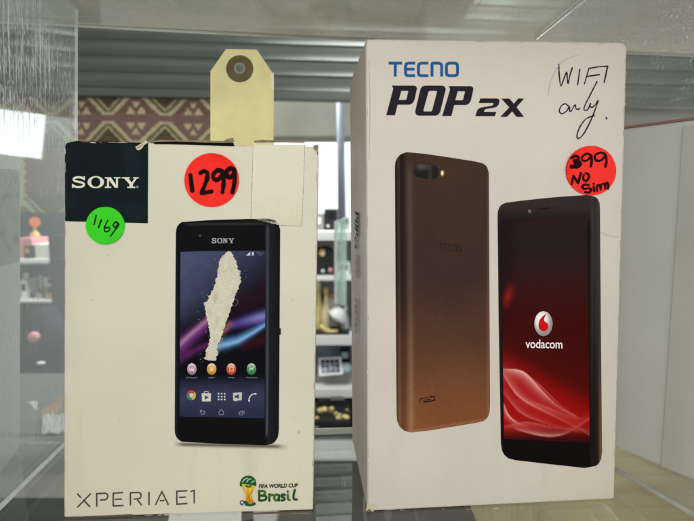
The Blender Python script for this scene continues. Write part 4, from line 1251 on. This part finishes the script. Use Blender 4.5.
packet(340, 216, 350, 230.7, YB + .1, M['mid_grey'], M['charcoal'], 'light grey packet right of the black speaker')
packet(318, 405, 327, 412, YB + .06, M['mid_grey'], M['white_plastic'], 'light grey packet behind the heap of yellow fruit')
packet(330, 402, 344, 412, YB + .08, M['white_plastic'], M['gold'], 'white packet with golden label behind the heap of yellow fruit')
bottle(345.5, 334.8, 306, .009, M['teal'], M['white_plastic'], 'pale teal bottle at the right end of the cluttered shelf')

# ------------------------------------------------------------------ shop seen through the left pane
YL = 1.3
ul = thing('shelving_unit', 'pale shelf behind the scratched left pane', 'shelving', tuple(wy(40, 262, YL)))
for y0, y1 in ((259, 264), (300, 303)):
    bpx(-40, y0, 62, y1, YL, .25).build('shelf', M['white_shelf'], ul, bevel=.003)
bpx(-40, 205, 66, 520, YL + .252, .01).build('back_panel', M['charcoal'], ul)
bpx(62, 236, 66, 470, YL, .25).build('upright', M['charcoal'], ul)
lo = thing('orange_lamp', 'glowing orange ball lamp seen through the left pane', 'lamp', tuple(wy(35, 236, YL)))
MB().ball(wy(35, 222, YL), .0125).build('globe', glow('orange_glow', (1.0, .25, .08), .9), lo, smooth_=True)
MB().lathe(wy(35, 236, YL), [(.012, 0), (.010, .008), (.004, .012), (.004, .024)], 14).build('stand', M['gold'], lo)
lift(bpx(18, 238, 31, 258.8, YL + .03, .08), 'pink_box', M['pink'], 'pink box at the left end of the pale shelf', 'box')
lift(bpx(33, 244, 60, 258.8, YL + .03, .1), 'cream_box', M['pale_board'], 'pale box with pinkish tint right of the pink box', 'box')
lift(bpx(-5, 245, 16, 258.8, YL + .03, .1), 'rose_box', M['pink'], 'wide pink box showing through the pale carton edge', 'box')
def toy(x, y, s, mat, mat2, label):
    t = thing('figurine', label, 'figurine', tuple(wy(x, y, YL + .04)))
    p_ = wy(x, y, YL + .04)
    MB().lathe(p_, [(s * .7, 0), (s * .9, s * .5), (s * .8, s * 1.6), (s * .35, s * 2.1)], 14).build('body', mat, t, smooth_=True)
    MB().ball(p_ + Vector((0, 0, s * 2.6)), s * .65).build('head', mat2, t, smooth_=True)
toy(29, 299.8, .012, M['charcoal'], M['charcoal'], 'dark figurine under the pale shelf, left of the grey one')
toy(40, 299.8, .010, M['mid_grey'], M['charcoal'], 'grey figurine with dark head under the pale shelf')
toy(52, 299.8, .014, M['dark_blue'], M['pink'], 'blue figurine with pink head under the pale shelf')
for k, (x0, y0, x1, y1, Y, m1, m2, lb) in enumerate((
        (22, 266, 30, 299.5, YL + .12, 'charcoal', 'mid_grey', 'charcoal packet with grey label left under the pale shelf'),
        (43, 272, 49, 299.5, YL + .10, 'black', 'white_plastic', 'narrow black packet with white label under the pale shelf'),
        (54, 268, 61, 299.5, YL + .12, 'mid_grey', 'dark_blue', 'light grey packet with blue label under the pale shelf'),
        (33, 276, 40, 299.5, YL + .15, 'white_plastic', 'pink', 'white packet with pink label under the pale shelf'),
        (50, 250, 58, 258.7, YL + .01, 'white_plastic', 'rust', 'white packet with tan label on the pale shelf'),
        (24, 246, 30, 258.7, YL + .01, 'charcoal', 'gold', 'small charcoal packet on the pale shelf'),
        (21, 280, 26, 299.6, YL + .02, 'white_plastic', 'dark_blue', 'small white packet at the far left under the pale shelf'),
        (46, 284, 53, 299.6, YL + .01, 'rust', 'charcoal', 'tan packet under the pale shelf in front of the black one'),
        (56, 282, 61, 299.6, YL + .01, 'black', 'teal', 'black packet with teal label under the pale shelf'))):
    packet(x0, y0, x1, y1, Y, M[m1], M[m2], lb)
jk = thing('dark_coat', 'dark blue coat hanging behind the left pane', 'coat', tuple(wy(45, 410, 1.1)))
ov = []
ring = [(22, 322, .02), (20, 350, .03), (22, 380, .035), (20, 415, .03)]
prof = [(308, 40, 50), (318, 30, 58), (330, 24, 63), (360, 20, 66), (418, 17, 68), (446, 18, 67)]
vs, fs = [], []
for y, xa, xb in prof:
    for k in range(24):
        a_ = 2 * math.pi * k / 24
        cx_ = (xa + xb) / 2 + (xb - xa) / 2 * math.cos(a_)
        q_ = wy(cx_, y, 1.1)
        vs.append(q_ + Vector((0, .035 * math.sin(a_) + .006 * math.sin(5 * a_ + y * .05), 0)))
for j in range(len(prof) - 1):
    for k in range(24):
        fs.append((j * 24 + k, j * 24 + (k + 1) % 24, (j + 1) * 24 + (k + 1) % 24, (j + 1) * 24 + k))
fs.append(tuple(range(24))); fs.append(tuple((len(prof) - 1) * 24 + k for k in range(24)))
MB().add(vs, fs).build('cloth', M['dark_blue'], jk, smooth_=True)
MB().ball(wy(41, 363, 1.055), .006, 1.5, .5).build('badge', M['white_plastic'], jk, smooth_=True)
pb = MB().ball(wy(34, 337, 1.03), .011).build('pink_ball', M['pink'], None, smooth_=True)
tag(pb, 'pinkish red ball in front of the dark blue coat', 'ball')
# papers low on the left
pa = [wy(20, 426, .52), wy(38, 418, .52), wy(38, 402, .56), wy(21, 404, .56)]
def flatpiece(pts, name, mat, label, cat, t=.002):
    n_ = (pts[1] - pts[0]).cross(pts[2] - pts[0]).normalized() * t
    k = len(pts)
    mb = MB().add(pts + [p_ + n_ for p_ in pts], [tuple(range(k)), tuple(reversed(range(k, 2 * k)))] + [(i, (i + 1) % k, k + (i + 1) % k, k + i) for i in range(k)])
    return tag(mb.build(name, mat, None), label, cat)
flatpiece(pa, 'white_piece', M['white_board'], 'white card leaning low behind the left pane', 'card')
flatpiece([wy(18, 432, .50), wy(50, 428, .50), wy(62, 412, .54), (wy(62, 397, .56)), wy(40, 416, .54)], 'tan_card', M['rust'], 'tan wedge of card beside the white card', 'card')
vs, fs = [], []
for j in range(9):
    for k in range(14):
        x, y = 43 + 22 * k / 13, 432 - 17 * math.sin(math.pi * j / 8 * .8)
        q_ = wy(x, y, .47 + j * .006)
        vs.append(q_ + Vector((0, .006 * noise.noise(Vector((k * .7, j * .6, 1))), .006 * noise.noise(Vector((k * .6, j * .8, 7))))))
for j in range(8):
    for k in range(13): fs.append((j * 14 + k, j * 14 + k + 1, (j + 1) * 14 + k + 1, (j + 1) * 14 + k))
wrap = MB().add(vs, fs).build('crumpled_wrap', M['white_plastic'], None)
tag(wrap, 'crumpled white plastic wrap next to the cream box edge', 'plastic wrap')
so_ = wrap.modifiers.new('thickness', 'SOLIDIFY'); so_.thickness = .001

# counter that carries the things behind the cabinet
ct = thing('back_counter', 'grey counter behind the cabinet carrying papers', 'counter', (0, .5, -.2))
zc = wy(30, 433, .47).z - .004
MB().box((-.6, .40, zc - .02), (-.10, .66, zc)).build('top', M['grey_plastic'], ct, bevel=.002)
MB().box((-.58, .43, -1.2), (-.12, .63, zc - .0205)).build('body', M['charcoal'], ct)

# ------------------------------------------------------------------ light
def area(name, loc, target, size, sizey, watts, col):
    d = bpy.data.lights.new(name, 'AREA'); d.shape = 'RECTANGLE'; d.size, d.size_y = size, sizey
    d.energy, d.color = watts, col
    o = bpy.data.objects.new(name, d); COL.objects.link(o)
    o.location = loc
    o.rotation_euler = (Vector(target) - Vector(loc)).to_track_quat('-Z', 'Y').to_euler()
    return o
area('window_light', (.18, -1.25, .34), (0, .2, .12), 2.2, .6, 16.2, (1.0, .99, .965))
area('ceiling_tube', (.45, -.2, 1.3), (.05, .3, .05), 1.2, .25, 4, (1.0, .99, .97))
area('shop_light', (.1, 1.9, 1.2), (.0, 2.2, -.2), 1.4, .3, 46, (.95, 1.0, 1.0))
area('shop_light', (-.2, 1.05, .62), (-.05, 1.6, -.1), 1.2, .2, 20, (.97, 1.0, 1.0))
area('shop_light', (.55, 1.25, .34), (-.15, .2, .12), .5, .35, 4, (.88, .95, 1.0))  # added unseen lamp behind the tall box, makes the glare in the left pane
W_ = bpy.data.worlds.new('World'); S.world = W_
W_.use_nodes = True
bg = W_.node_tree.nodes['Background']
bg.inputs['Color'].default_value = (.97, .98, 1.0, 1)
bg.inputs['Strength'].default_value = .50

S.view_settings.view_transform = 'Standard'
S.view_settings.look = 'None'
S.view_settings.exposure = 0
S.view_settings.gamma = 1
S.cycles.use_denoising = True
S.cycles.max_bounces = 10
S.cycles.transparent_max_bounces = 24
S.cycles.caustics_reflective = False
S.cycles.caustics_refractive = False
S.cycles.sample_clamp_indirect = 4
